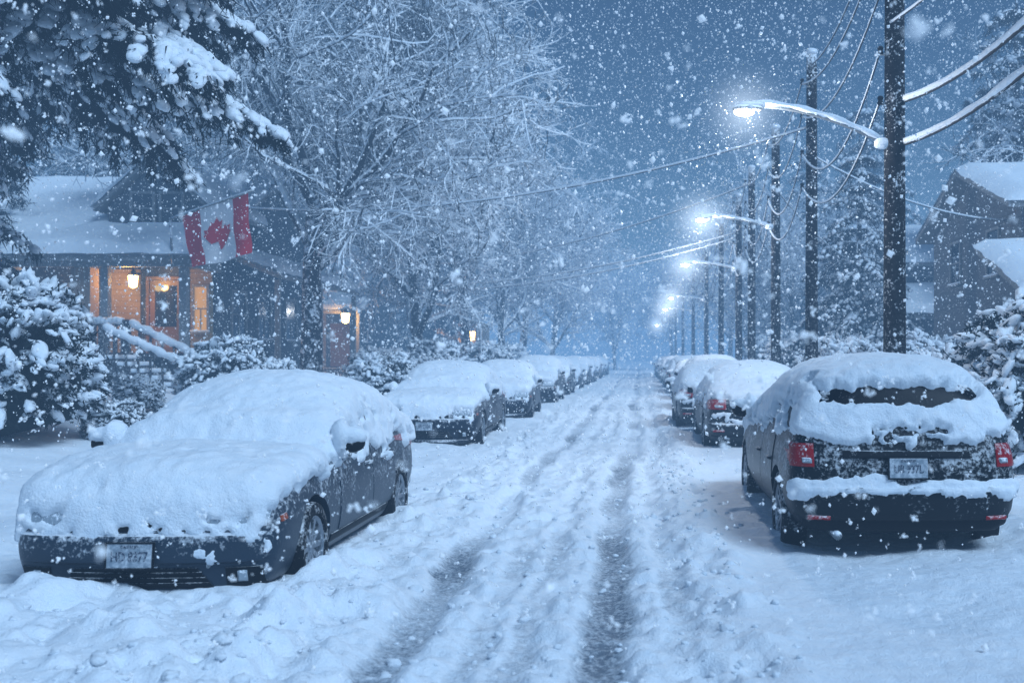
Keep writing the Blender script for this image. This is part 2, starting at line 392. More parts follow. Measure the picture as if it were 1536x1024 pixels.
def wheel_meshes(R):
    w = .105; ri = R*.68
    tv, tf = lathe_x([(-w*.8, ri), (-w, ri+.02), (-w*1.02, R*.86), (-w*.88, R*.97), (-w*.6, R), (w*.6, R), (w*.88, R*.97), (w*1.02, R*.86), (w, ri+.02), (w*.8, ri)])
    tyre = patch_mesh('tyre', [(tv, tf)], M_RUB)
    parts = [lathe_x([(w*.82, ri+.012), (w*.86, ri), (w*.7, ri-.02), (-.02, ri-.03), (-.06, ri-.05), (-.06, 0.0)]), lathe_x([(w*.7, 0.), (w*.7, .045), (w*.6, .06), (0, .065)], 20)]
    for k in range(10):
        a = 2*pi*k/10; c_, s_ = cos(a), sin(a); V = []
        for (rr, ww, xx) in ((.04, .018, w*.62), (ri-.01, .02, w*.74)):
            for sg in (-1, 1):
                for dx in (0, -.035): V.append((xx+dx, rr*c_-sg*ww*s_, rr*s_+sg*ww*c_))
        parts.append((V, [[0, 2, 6, 4], [1, 5, 7, 3], [0, 4, 5, 1], [2, 3, 7, 6], [0, 1, 3, 2], [4, 6, 7, 5]]))
    return tyre, patch_mesh('rim', parts, M_RIM)
def st1(y, *a, dy=(0, 0, 0, 0)): return (y+dy[0], y+dy[1], y+dy[2], y+dy[3])+a
SEDAN = [st1(-2.15, .14, .78, .44, .84, .70, .78, .78, .58, dy=(.0, -.03, .02, .06)),
 st1(-2.03, .12, .86, .48, .91, .80, .84, .88, .65), st1(-1.75, .12, .87, .52, .93, .86, .87, .94, .69),
 st1(-1.2, .12, .87, .55, .93, .92, .87, .975, .72), st1(-.90, .12, .87, .56, .93, .93, .87, .985, .74),
 st1(-.20, .12, .87, .56, .93, .98, .86, 1.43, .70), st1(.35, .12, .87, .56, .93, .99, .86, 1.51, .71),
 st1(1.0, .12, .87, .56, .93, 1.0, .85, 1.47, .68), st1(1.72, .14, .86, .58, .92, 1.0, .84, 1.14, .66),
 st1(2.03, .2, .82, .6, .89, .99, .81, 1.06, .64), st1(2.2, .26, .72, .62, .81, .95, .75, 1.0, .58, dy=(0, .03, 0, -.04))]
SUV = [st1(-2.12, .24, .72, .55, .82, .80, .76, .90, .58, dy=(0, -.04, .02, .08)),
 st1(-1.95, .24, .84, .6, .90, .90, .84, .98, .64), st1(-1.5, .24, .87, .6, .93, .97, .87, 1.05, .68),
 st1(-1.1, .24, .88, .6, .94, 1.01, .88, 1.10, .72), st1(-.85, .24, .88, .6, .94, 1.03, .88, 1.15, .74),
 st1(-.15, .24, .88, .6, .94, 1.04, .87, 1.54, .69), st1(.7, .24, .88, .62, .94, 1.06, .87, 1.63, .71),
 st1(1.55, .24, .88, .64, .94, 1.08, .88, 1.61, .69), st1(1.93, .27, .87, .66, .94, 1.07, .87, 1.53, .66, dy=(.07, .05, 0, -.07)),
 st1(2.1, .31, .84, .68, .90, 1.03, .84, 1.43, .60, dy=(.05, .08, 0, -.15))]
def text_mesh(s, size, mat):
    cu = bpy.data.curves.new('t', 'FONT'); cu.body = s; cu.size = size; cu.align_x = 'CENTER'; cu.align_y = 'CENTER'; cu.extrude = .0015; cu.offset = .0010*size/.07
    o = temp_obj(cu); me = evaluated(o, 't'); bpy.data.objects.remove(o); me.materials.clear(); me.materials.append(mat); return me
def plate(parent, x, y, z, facing, txt, txt2):
    p = obj('license_plate', mesh_np('license_plate', [boxg(-.15, .15, -.006, .006, -.077, .077)], [M_PLATE], False), parent, (x, y, z), (radians(-6 if facing < 0 else 6), 0, 0))
    md = p.modifiers.new('b', 'BEVEL'); md.width = .004
    rot = (radians(90), 0, 0) if facing < 0 else (radians(90), 0, radians(180))
    t = obj('plate_lettering', text_mesh(txt, .072, M_INK), p, (0, .009*facing, -.008), rot)
    t.scale = (.9, 1.2, 1)
    t = obj('plate_lettering', text_mesh(txt2, .026, M_INK), p, (0, .009*facing, .056), rot)
    f = obj('plate_frame', mesh_np('plate_frame', [boxg(-.16, .16, -.012, .004, .078, .088), boxg(-.16, .16, -.012, .004, -.088, -.078), boxg(-.16, -.151, -.012, .004, -.078, .078), boxg(.151, .16, -.012, .004, -.078, .078)], [M_BLK], False), p)
def make_car(kind, pmat, label, loc, rotz, seed, bare, ptxt, vox=.03, wx=1., cover=1., sy=1.):
    st = SEDAN if kind == 'sedan' else SUV; R = .33 if kind == 'sedan' else .36
    wy = (-1.34, 1.3) if kind == 'sedan' else (-1.34, 1.36)
    root = thing('parked_car', label, 'car', 'cars parked along the kerb', loc, (0, 0, rotz))
    cg = cage(st); o = temp_obj(cg); sm = o.modifiers.new('s', 'SUBSURF'); sm.levels = 3; sm.render_levels = 3
    full = evaluated(o, 'full'); bpy.data.objects.remove(o)
    bv = bvh_of(full)
    cut_parts = []
    for y in wy:
        for sg in (-1, 1):
            V = []; F = []; n = 36
            for x in (.60*sg, 1.2*sg):
                for i in range(n): a_ = 2*pi*i/n; V.append((x, y+(R+.055)*cos(a_), R-.02+(R+.055)*sin(a_)))
            F = [[i, (i+1) % n, n+(i+1) % n, n+i] for i in range(n)]+[list(range(n))[::-1], list(range(n, 2*n))]
            cut_parts.append((V, F))
    cm = patch_mesh('cut', cut_parts, M_BLK); oc = temp_obj(cm)
    b = temp_obj(full.copy()); b.data.materials.clear(); b.data.materials.append(pmat)
    md = b.modifiers.new('b', 'BOOLEAN'); md.object = oc; md.operation = 'DIFFERENCE'; md.solver = 'EXACT'
    bm_ = evaluated(b, 'body'); bpy.data.objects.remove(b); bpy.data.objects.remove(oc)
    bm_.name = 'body'; bm_.shade_smooth()
    try: bm_.set_sharp_from_angle(angle=radians(35))
    except Exception: pass
    obj('body', bm_, root)
    sed = kind == 'sedan'; zb = .96 if sed else 1.06; zr = 1.38 if sed else 1.51
    for sg in (-1, 1):
        X = 2*sg; dd = (-sg, 0, 0)
        wins = [[(-.70, zb), (.22, zb+.01), (.22, zr-.02), (-.14, zr-.05)], [(.29, zb+.01), (1.08, zb+.02), (.9, zr-.04), (.29, zr-.02)]] if sed else \
               [[(-.65, zb), (.22, zb+.01), (.22, zr), (-.14, zr-.04)], [(.29, zb+.01), (1.12, zb+.02), (1.08, zr-.01), (.29, zr)], [(1.19, zb+.03), (1.72, zb+.06), (1.5, zr-.04), (1.15, zr-.01)]]
        for w_ in wins: obj('window', patch_mesh('window', [patch(bv, [(X, y, z) for y, z in w_], dd, .006, 12, 8)], M_GLASS), root)
        for (y0, y1) in ((-.72, .24), (.26, 1.06)):
            dr = obj('door', patch_mesh('door', [patch(bv, [(X, y0, .34), (X, y1, .34), (X, y1, zb-.03), (X, y0, zb-.03)], dd, .007, 12, 14)], pmat), root)
            hv, hf = patch(bv, [(X, y1-.22, .76), (X, y1-.05, .76), (X, y1-.05, .795), (X, y1-.22, .795)], dd, .04, 8, 4, rnd=.8)
            obj('handle', patch_mesh('handle', [(hv, hf)], pmat), dr)
        obj('side_sill', patch_mesh('side_sill', [patch(bv, [(X, -.9, .27), (X, .85, .27), (X, .85, .33), (X, -.9, .33)], dd, .02, 14, 4, rnd=.5)], M_BLK), root)
    ws = [(-.66, -1, zb+.06), (.66, -1, zb+.06), (.54, -1, zr-.02), (-.54, -1, zr-.02)]
    obj('windscreen', patch_mesh('windscreen', [patch(bv, ws, (0, 1, 0), .006)], M_GLASS), root)
    if sed: rw = [(-.56, 1, 1.12), (.56, 1, 1.12), (.5, 1, 1.36), (-.5, 1, 1.36)]
    else: rw = [(-.70, 1, 1.12), (.70, 1, 1.12), (.62, 1, 1.46), (-.62, 1, 1.46)]
    rwo = obj('rear_window', patch_mesh('rear_window', [patch(bv, rw, (0, -1, 0), .006)], M_GLASS), root)
    def fr(x0, x1, z0, z1, front, off, rnd=0., nu=24, nv=8, x0t=None, x1t=None):
        y = -1 if front else 1
        return patch(bv, [(x0, y, z0), (x1, y, z0), (x1 if x1t is None else x1t, y, z1), (x0 if x0t is None else x0t, y, z1)], (0, -y, 0), off, nu, nv, rnd)
    bz = (.36, .56) if sed else (.40, .66)
    fb = obj('front_bumper', patch_mesh('front_bumper', [fr(-.86, .86, bz[0], bz[1], True, .045, .95, 30, 10)], pmat), root)
    rb = obj('rear_bumper', patch_mesh('rear_bumper', [fr(-.86, .86, bz[0], bz[1], False, .06, .9, 30, 10)], pmat), root)
    obj('grille', patch_mesh('grille', [fr(-.42, .42, .57, .66, True, .012, .3, x0t=-.36, x1t=.36)], M_BLK), root)
    if sed:
        gi = obj('lower_intake', patch_mesh('lower_intake', [fr(-.50, .50, .20, .335, True, .008, .0, x0t=-.40, x1t=.40)], M_BLK), root)
        for k_, zz_ in enumerate((.235, .27, .305)):
            obj('slat', patch_mesh('slat', [fr(-.47+.02*k_, .47-.02*k_, zz_-.006, zz_+.006, True, .02, .2, 20, 2)], M_BLK), gi)
        obj('front_lip', patch_mesh('front_lip', [fr(-.80, .80, .145, .185, True, .05, .6, 26, 3)], pmat), root)
    for sg_ in (-1, 1):
        x0_, x1_ = sorted((.58*sg_, .80*sg_)); za, zc = (.21, .335) if sed else (.31, .40)
        fo = obj('fog_lamp_recess', patch_mesh('fog_lamp_recess', [fr(x0_, x1_, za, zc, True, .008, 0, 8, 6)], M_BLK), root)
        x0_, x1_ = sorted((.65*sg_, .71*sg_))
        obj('fog_lamp', patch_mesh('fog_lamp', [fr(x0_, x1_, za+.03, zc-.02, True, .02, .6, 6, 6)], M_CLR), fo)
    obj('rear_valance', patch_mesh('rear_valance', [fr(-.80, .80, .33, .46, False, .03, .4)], M_BLK), root)
    for sg in (-1, 1):
        a0, a1 = sorted((.48*sg, .83*sg))
        hl = obj('headlight', patch_mesh('headlight', [fr(a0, a1, .61 if sed else .68, .74 if sed else .82, True, .014, .4, 10, 6)], M_CLR), root)
        obj('marker_lamp', patch_mesh('marker_lamp', [patch(bv, [(2*sg, -1.98, .60), (2*sg, -1.90, .61), (2*sg, -1.91, .65), (2*sg, -1.98, .64)], (-sg, 0, 0), .012, 6, 4)], M_ORG), hl)
        if sed: a0, a1 = sorted((.58*sg, .86*sg)); z0, z1 = .78, .94
        else: a0, a1 = sorted((.72*sg, .89*sg)); z0, z1 = .82, 1.0
        tl = obj('tail_light', patch_mesh('tail_light', [fr(a0, a1, z0, z1, False, .02, .5, 10, 8), patch(bv, [(2*sg, 1.88, z0+.06), (2*sg, 2.1, z0), (2*sg, 2.05, z1), (2*sg, 1.92, z1-.02)], (-sg, 0, 0), .014, 8, 6)], M_RED), root)
        a0, a1 = sorted(((.62 if sed else .735)*sg, (.76 if sed else .81)*sg))
        obj('reversing_lamp', patch_mesh('reversing_lamp', [fr(a0, a1, z0+.025, z0+.07, False, .034, .5, 6, 4)], M_CLR), tl)
        a0, a1 = sorted((.60*sg, .76*sg))
        obj('reflector', patch_mesh('reflector', [fr(a0, a1, .425, .455, False, .075, .2, 6, 3)], M_RED), root)
        my = -.74; mx = .95*sg; mv, mf = blobs(np.array([[mx+.05*sg, my, zb+.06]]), np.array([[.105, .06, .075]]), ICO3, namp=.08)
        mi = obj('wing_mirror', mesh_np('wing_mirror', [(mv, mf, 0)], [M_BLK]), root)
        box('mirror_stalk', (min(.8*sg, mx), max(.8*sg, mx), my-.02, my+.04, zb-.01, zb+.03), M_BLK, mi)
        box('mirror_glass', (mx+.05*sg-.08, mx+.05*sg+.08, my+.055, my+.062, zb+.01, zb+.11), M_GLASS, mi, .003)
    if not sed:
        obj('tailgate_trim', patch_mesh('tailgate_trim', [fr(-.5, .5, .89, .95, False, .025, .6)], M_BLK), root)
        obj('roof_spoiler', patch_mesh('roof_spoiler', [patch(bv, [(-.56, 1.62, 2), (.56, 1.62, 2), (.54, 1.86, 2), (-.54, 1.86, 2)], (0, 0, -1), .035, 16, 6, .7)], pmat), root)
        hp = [bv.ray_cast(Vector((x, 4, z)), Vector((0, -1, 0)))[0] for x, z in ((0, 1.12), (-.1, 1.17), (-.22, 1.22), (-.36, 1.27))]
        tube_obj('wiper', [(p.x, p.y+.02, p.z+.005) for p in hp], .011, M_BLK, rwo, 6)
    tube_obj('exhaust_pipe', [(.55, 1.9, .29), (.55, 2.05, .29), (.55, 2.20, .29)], .035, M_METAL, root, 12)
    fz, rz = (.43, .78) if sed else (.5, .82)
    def ysurf(z, front, x=0):
        h_ = bv.ray_cast(Vector((x, -4 if front else 4, z)), Vector((0, 1 if front else -1, 0))); return h_[0].y
    plate(root, 0, ysurf(fz, True)-.06, fz, -1, ptxt, 'ONTARIO'); plate(root, 0, ysurf(rz, False)+.035, rz, 1, ptxt, 'ONTARIO')
    ty, rm = wheel_meshes(R)
    for y in wy:
        for sg in (-1, 1):
            w_ = bpy.data.objects.new('wheel', None); COL.objects.link(w_); w_.parent = root; w_.location = (.805*sg, y, R-.02); w_.rotation_euler = (0, 0, 0 if sg > 0 else pi)
            obj('tyre', ty, w_); obj('rim', rm, w_)
    parts = [([v.co[:] for v in full.vertices], [list(p.vertices) for p in full.polygons])]
    tv, tf = ICO3
    for sg in (-1, 1):
        parts.append(((tv*np.array([.105, .06, .075])+np.array([1.0*sg, -.74, zb+.06])).tolist(), tf.tolist()))
    if not sed:
        pts = [(x, ysurf(.60, False, x)-.05, .57) for x in np.linspace(-.82, .82, 30)]
        V_, g_, t_ = polytube(pts, .085, 10, True); parts.append((V_.tolist(), g_.tolist()+t_.tolist()))
    jm = patch_mesh('join', parts, SNOW)
    o = temp_obj(jm); rmn = o.modifiers.new('r', 'REMESH'); rmn.mode = 'VOXEL'; rmn.voxel_size = vox
    sme = evaluated(o, 'snow'); bpy.data.objects.remove(o)
    n = len(sme.vertices); P = np.zeros(n*3); sme.vertices.foreach_get('co', P); P = P.reshape(-1, 3)
    Nn = np.zeros(n*3); sme.vertex_normals.foreach_get('vector', Nn); Nn = Nn.reshape(-1, 3)
    F = np.array([list(p.vertices) for p in sme.polygons if len(p.vertices) == 4])
    so = np.array([[seed*3.7, 0, 0]])
    na = fbm((P+so)*5, 3, seed); nb = fbm((P+so)*14, 3, seed+5); nc = fbm((P+so)*1.6, 2, seed+9)
    side = np.abs(Nn[:, 0]); frt = -Nn[:, 1]
    zl = np.where(side > .75, (zb+.0) if not sed else (zb-.05), np.where(frt > 0, .47 if sed else .6, .62 if sed else 1.0))
    c = sst(-.03, .03, P[:, 2]-zl+na*.13+nb*.08)
    c = np.where((side > .6) & (P[:, 2] > zl), c*sst(-.5, -.1, na+nb*.5+.45*cover-.25), c)
    up = sst(.3, .55, Nn[:, 2]+nb*.12); c = np.maximum(c, np.where(P[:, 2] > .47, up, 0))
    mirr = (np.abs(P[:, 0]) > .97) & (P[:, 2] > zb-.1); c = np.where(mirr, sst(-.01, .03, P[:, 2]-(zb+.055)+na*.01), c)
    for (x0, x1, y0, y1, z0, z1, wgt) in bare:
        ins = np.minimum.reduce([P[:, 0]-x0, x1-P[:, 0], P[:, 1]-y0, y1-P[:, 1], (P[:, 2]-z0), (z1-P[:, 2])])+na*.03+nb*.03
        s_ = sst(-.025, .025, ins); c = c*(1-s_) if wgt < 0 else np.maximum(c, s_)
    if not sed:
        lg = sst(-.02, .02, P[:, 2]-(.585+na*.06+nb*.045))*(1-sst(.70, .75, P[:, 2]+na*.05))*(P[:, 1] > 1.88)*(np.abs(P[:, 0]) < .9)
        c = np.maximum(c, lg)
    th = .028+.060*sst(.0, .8, Nn[:, 2])+.018*nc+.013*na+.010*nb
    th = th-.075*np.exp(-((P[:, 1]+.93)/.13)**2)*sst(.5, .8, Nn[:, 2]+.2)+.03*np.exp(-((P[:, 1]+.66+.06*nc)/.12)**2)*(P[:, 2] > .9)
    th = np.where(mirr, (.015+.03*sst(0, .8, Nn[:, 2])), np.maximum(th, .015))
    d = -.035+(th+.035)*c
    Q = P+Nn*d[:, None]; Q[:, 2] += c*.015*sst(0, .6, Nn[:, 2])
    keep = (c[F].max(axis=1) > .04) & (P[F][:, :, 2].min(axis=1) > .3)
    F = F[keep]; used = np.unique(F); remap = np.full(n, -1); remap[used] = np.arange(len(used))
    obj('snow_cover', mesh_np('snow_cover', [(Q[used], remap[F], 0)], [SNOW]), root)
    root.scale = (wx, sy, 1)
    return root
P1 = paint('steel_blue_paint', (.026, .042, .064)); P2 = paint('black_paint', (.004, .006, .009), .6); P3 = paint('graphite_paint', (.010, .013, .018)); P4 = paint('navy_paint', (.011, .018, .032))
bare1 = [(-.72, -.50, -3, -1.7, .62, .665, -1), (.80, 1., -2.3, -1.8, .58, .67, -1), (.45, .7, -3, -1.9, .61, .64, -1), (-.2, .2, -3, -1.9, .40, .52, -1)]
hero = make_car('sedan', P1, 'steel blue sedan blanketed in thick snow, bumper just showing', (-3.26, 8.60, -.05), 0, 1, bare1, 'HD 8377', .022, .98, sy=.98)
bare2 = [(-.66, .66, 1.6, 3, 1.30, 1.44, -1), (-.94, -.66, 1.7, 3, .76, 1.04, -1), (.66, .94, 1.7, 3, .76, 1.04, -1), (-.35, .15, 1.9, 3, 1.07, 1.11, -1), (-.66, -.2, 1.9, 3, .76, .98, -1), (.2, .66, 1.9, 3, .76, .98, -1)]
suv = make_car('suv', P2, 'black hatchback coated in snow with red tail lights showing', (2.10, 10.0, -.04), pi, 2, bare2, 'UB 937L', .022, 1.0)
CZ = .0
bare3 = [(-.88, -.5, 1.8, 3, .74, .98, -1), (.5, .88, 1.8, 3, .74, .98, -1), (-.5, .5, 1.9, 3, .65, .87, -1)]
c3 = make_car('sedan', P3, 'dark sedan under a snow blanket, tail lights clear', (2.0, 18.6, CZ), pi, 3, bare3, 'KT 4152', .035)
bare4 = [(-.8, -.45, -3, -1.7, .60, .7, -1), (.45, .8, -3, -1.7, .60, .7, -1)]
c4 = make_car('sedan', P4, 'dark blue sedan with snow-packed windscreen and bonnet', (-3.8, 19.8, CZ), 0, 4, bare4, 'BR 2206', .035)
c5 = make_car('suv', P3, 'dark hatchback with a tall cap of snow', (-3.7, 35.2, CZ), 0, 5, [(-.8, -.4, -3, -1.7, .66, .84, -1), (.4, .8, -3, -1.7, .66, .84, -1)], 'CN 6071', .04)
LB = 'snow-covered dark car parked in deep snow'
copy_thing(c4, (-3.78, 27.8, CZ), .03, LB); copy_thing(c5, (-3.75, 41.8, CZ), 0, LB)
for i, y in enumerate((48.5, 55.5, 62.5, 70, 78, 87)): copy_thing((c4, c5)[i % 2], (-3.75+.1*random.uniform(-1, 1), y, CZ), 0, LB)
copy_thing(c3, (1.72, 23.6, CZ), pi, LB)
copy_thing(suv, (2.2, 31.2, CZ), pi, 'snow-covered dark hatchback parked in deep snow')
for i, y in enumerate((38, 45, 52.5, 60, 68, 77, 86)): copy_thing((c3, suv)[i % 2], (2.15, y, CZ), pi, LB)
# ------------------------------------------------------------ bare trees
def grow(P, D, L, R, nseg, wob, grav, rng, taper=.35):
    m = len(P); p = P.copy(); d = D.copy(); out = []
    for s in range(nseg):
        d = unit(d+rng.normal(size=(m, 3))*wob+np.array([[0, 0, grav]]))
        q = p+d*(L/nseg)[:, None]
        f0 = 1-(1-taper)*s/nseg; f1 = 1-(1-taper)*(s+1)/nseg
        out.append((p, q, R*f0, R*f1, d.copy(), np.full(m, (s+1)/nseg))); p = q
    return [np.concatenate([o[i] for o in out]) for i in range(6)]
def kids(seg, n, lo, ang, rng):
    p0, p1, r0, r1, d, t = seg; idx = np.nonzero(t > lo)[0]; k = rng.choice(idx, n)
    u = rng.random(n)[:, None]; P = p0[k]*(1-u)+p1[k]*u
    pr = rng.normal(size=(n, 3)); pr = unit(pr-(pr*d[k]).sum(1, keepdims=True)*d[k])
    a = ang*(.7+.6*rng.random(n))[:, None]
    return P, unit(d[k]*np.cos(a)+pr*np.sin(a)), r1[k], t[k]
def bare_tree(seed, H=12.5, R=.24, counts=(11, 75, 520, 3600, 11000), droop=0., cut=None, lo=.28):
    rng = np.random.default_rng(seed); A = np.array
    flt = (lambda s: s) if cut is None else (lambda s: [a[~cut(s[1])] for a in s])
    s0 = grow(A([[0, 0, -.3]]), A([[.02, 0, 1.]]), A([H*.62]), A([R]), 12, .04, .06, rng, .35)
    P, D, r, t = kids(s0, counts[0], lo, .85, rng); D[:, 2] = np.abs(D[:, 2])*.8+.4; D = unit(D)
    s1 = grow(P, D, H*.5*(1.15-.5*t)*(.8+.4*rng.random(len(P))), np.minimum(r*.7, .13), 9, .12, .03-droop*.3, rng, .3)
    P, D, r, t = kids(s1, counts[1], .15, .7, rng)
    s2 = flt(grow(P, D, H*.24*(.6+.7*rng.random(len(P))), np.minimum(r*.65, .06), 7, .15, -.0-droop, rng, .35))
    P, D, r, t = kids(s2, counts[2], .12, .75, rng)
    s3 = flt(grow(P, D, H*.12*(.6+.7*rng.random(len(P))), np.minimum(r*.65, .026), 5, .17, -.01-droop, rng, .5))
    P, D, r, t = kids(s3, counts[3], .1, .8, rng)
    s4 = flt(grow(P, D, H*.055*(.5+.8*rng.random(len(P))), np.full(len(P), .014), 3, .2, -.02-droop, rng, .7))
    P, D, r, t = kids(s4, counts[4], .1, .8, rng)
    s5 = flt(grow(P, D, H*.026*(.5+.8*rng.random(len(P))), np.full(len(P), .0115), 2, .2, -.03, rng, .7))
    t0 = tubes(*s0[:4], k=10); t1 = tubes(*s1[:4], k=7)
    trunk = mesh_np('trunk', [t0+(0,), t1+(0,)], [M_BARK])
    g = [tubes(*s2[:4], k=5)+(0,), tubes(*s3[:4], k=4)+(0,), tubes(*s4[:4], k=3)+(0,), tubes(*s5[:4], k=3)+(0,)]
    for s_, kk in ((s1, 5), (s2, 4), (s3, 3)):
        pk = rng.random(len(s_[0])) < .82; s_ = [a[pk] for a in s_]
        rr = np.maximum(s_[2]*.85, .022); off = np.array([[0, 0, 1.]])*(s_[2]*.7+.013)[:, None]
        g.append(tubes(s_[0]+off, s_[1]+off, rr, np.maximum(s_[3]*.85, .021), k=kk)+(1,))
    crown = mesh_np('crown', g, [M_TWIG, SNOW], False)
    return trunk, crown
def tree(name, meshes, loc, label, cat, group=None, rotz=0, sc=1.):
    r = thing(name, label, cat, group, loc, (0, 0, rotz)); r.scale = (sc, sc, sc)
    obj('trunk', meshes[0], r); obj('crown', meshes[1], r); return r
BT0 = bare_tree(11, 15., .34, (17, 160, 1150, 6200, 17000), .02, cut=lambda p: (p[:, 2] < 5.5) & (p[:, 0] < .6) | (p[:, 2] < 2.6), lo=.36)
BT1 = bare_tree(31, 13., .25, (15, 120, 800, 4200, 11000), .02); BT2 = bare_tree(23, 12.5, .22, (14, 95, 700, 3600, 8500), .02)
def gz_(x, y): return float(base_z(np.array([x]), np.array([y]))[0])
TL = 'tall bare deciduous tree with every twig lined in snow'
tree('bare_tree', BT0, (-8.95, 27, gz_(-8.95, 27)), 'broad bare deciduous tree, snow-lined branches, beside the porch', 'tree', 'street trees', 0., 1.)
for (x, y, rz, s_, k) in ((-8.2, 37, 1.3, 1.1, 1), (-8.0, 46, 2.5, 1.1, 0), (-7.6, 55, .7, 1.1, 1), (-7.6, 64, 3.9, 1.15, 0), (-7., 79, 5., 1.1, 1), (-15.5, 43, 3.1, 1.25, 1), (-15, 66, .3, 1.2, 0), (-20, 41, 4.2, 1.25, 0),
                        (7.8, 50, 2.2, .85, 1), (8., 60, 4.4, .85, 0), (7.6, 70, 1.2, .9, 1), (19, 46, 5.2, 1.1, 0), (7.6, 84, 3., 1., 0), (18, 33, 1., 1.1, 1), (-3, 118, 1., 1.1, 1), (4, 122, 2., 1.1, 0)):
    tree('bare_tree', (BT1, BT2)[k], (x, y, gz_(x, y)), TL, 'tree', 'street trees', rz, s_)
# ------------------------------------------------------------ spruce
def spruce(seed, H, Rb, z0, detail=1., ic=ICO2, lump=1., nw=6, dz=.34, thr=-.42, lv=(.75, .4), drp=(.38, .28), nb=18, bw=1.):
    rng = np.random.default_rng(seed); C = []; AX = []; RR = []; W0 = []; W1 = []; WR = []
    z = z0
    while z < H-.4:
        f = 1-(z-z0)/(H-z0); nbr = nw if f > .4 else nw-1; a0 = rng.random()*6.28
        for b in range(nbr):
            az = a0+b*2*pi/nbr+rng.normal()*.25; L = Rb*(f**.75)*(lv[0]+lv[1]*rng.random())+.25; dr = drp[0]+drp[1]*rng.random()
            dv = np.array([cos(az), sin(az), 0]); sv = np.array([-sin(az), cos(az), 0]); bend = rng.normal()*.12
            pos = lambda s: np.array([0, 0, z])+dv*L*s+sv*L*bend*s*s+np.array([0, 0, 1])*L*(.14*s-dr*s*s)
            ss = np.linspace(0, 1, 9)
            for i in range(8): W0.append(pos(ss[i])); W1.append(pos(ss[i+1])); WR.append(.035*(1-ss[i])+.01)
            ns = max(4, int(L/.17*detail))
            for s in np.linspace(.16, 1, ns):
                s = min(1., s+rng.normal()*.02); p = pos(s); tl = (.26+.32*L*(1-s)**.8*min(1., s*2.5))*(.5+.8*rng.random())
                for sg in (-1, 1):
                    dd = unit(sv*sg+dv*(.55+.5*rng.random())+np.array([0, 0, -.35-.45*rng.random()]))
                    k = max(1, int(tl/.13*detail))
                    for q in range(k):
                        t = (q+.5)/k; c = p+dd*tl*t+np.array([0, 0, -.4*t*t*tl])
                        C.append(c); AX.append(dd+np.array([0, 0, -.6*t])); RR.append((1-.35*t)*(.7+.7*rng.random()))
        z += (dz+.1*rng.random())/max(.6, detail)
    C = np.array(C); AX = unit(np.array(AX)); RR = np.array(RR); m = len(C); rng2 = np.random.default_rng(seed+1)
    has = fbm(C*1.3, 2, seed)+.35*rng2.normal(size=m)*.5 > thr
    r = np.stack([.115*RR, .075*RR, .05*RR], -1)*lump/detail**.5
    V, F = blobs((C+np.array([[0, 0, .04]])+rng2.normal(size=(m, 3))*.02)[has], r[has], ic, namp=.4, seed=seed, ax=AX[has])
    cc = np.repeat(C, nb, 0)+rng2.normal(size=(m*nb, 3))*.05/detail**.5-np.array([[0, 0, .04]])
    dd = unit(np.repeat(AX, nb, 0)*.6+rng2.normal(size=(m*nb, 3))*.6+np.array([[0, 0, -.6]]))
    V2, F2 = blades(cc, dd, rng2.uniform(.08, .2, m*nb)/detail**.5*bw, rng2.uniform(.008, .017, m*nb)/detail**.5*bw, rng2)
    tw = tubes(np.array(W0), np.array(W1), np.array(WR), np.array(WR)*.85, 5)
    trunk = mesh_np('trunk', [tubes([[0, 0, -.3], [0, 0, H*.5]], [[0, 0, H*.5], [0, 0, H]], [.26, .14], [.14, .02], 12)+(0,), tw+(0,)], [M_BARK])
    return trunk, mesh_np('crown', [(V, F, 0), (V2, F2, 1)], [SNOW, M_NEED])
SP = spruce(7, 15, 4.0, 5.7, lump=1.5, dz=.40, nw=8, thr=-.42, lv=(.85, .25), drp=(.34, .18), nb=20, bw=1.2)
tree('spruce_tree', SP, (-10.0, 14.8, gz_(-10.0, 14.8)), 'large spruce with drooping snow-laden boughs', 'tree')
SP2 = spruce(17, 11, 3.0, 1.0, .62, ICO1, thr=-.3)
for (x, y, s_, rz) in ((-13.9, 18.2, 1., 0), (-19, 26.5, 1.2, 2.), (13.8, 36.5, 1.35, 1.), (15.5, 33, 1.3, 2.), (11.6, 51, 1.35, 3.), (17.6, 40, 1.3, 4.), (-12.5, 57, 1., 2.), (10.5, 74, 1., 2.), (-22, 40, 1.3, 1.), (7.6, 34.5, .8, 2.5), (9.5, 56, 1.2, .5)):
    tree('spruce_tree', SP2, (x, y, gz_(x, y)), 'dark evergreen behind the houses, dusted with snow', 'tree', 'background evergreens', rz, s_)
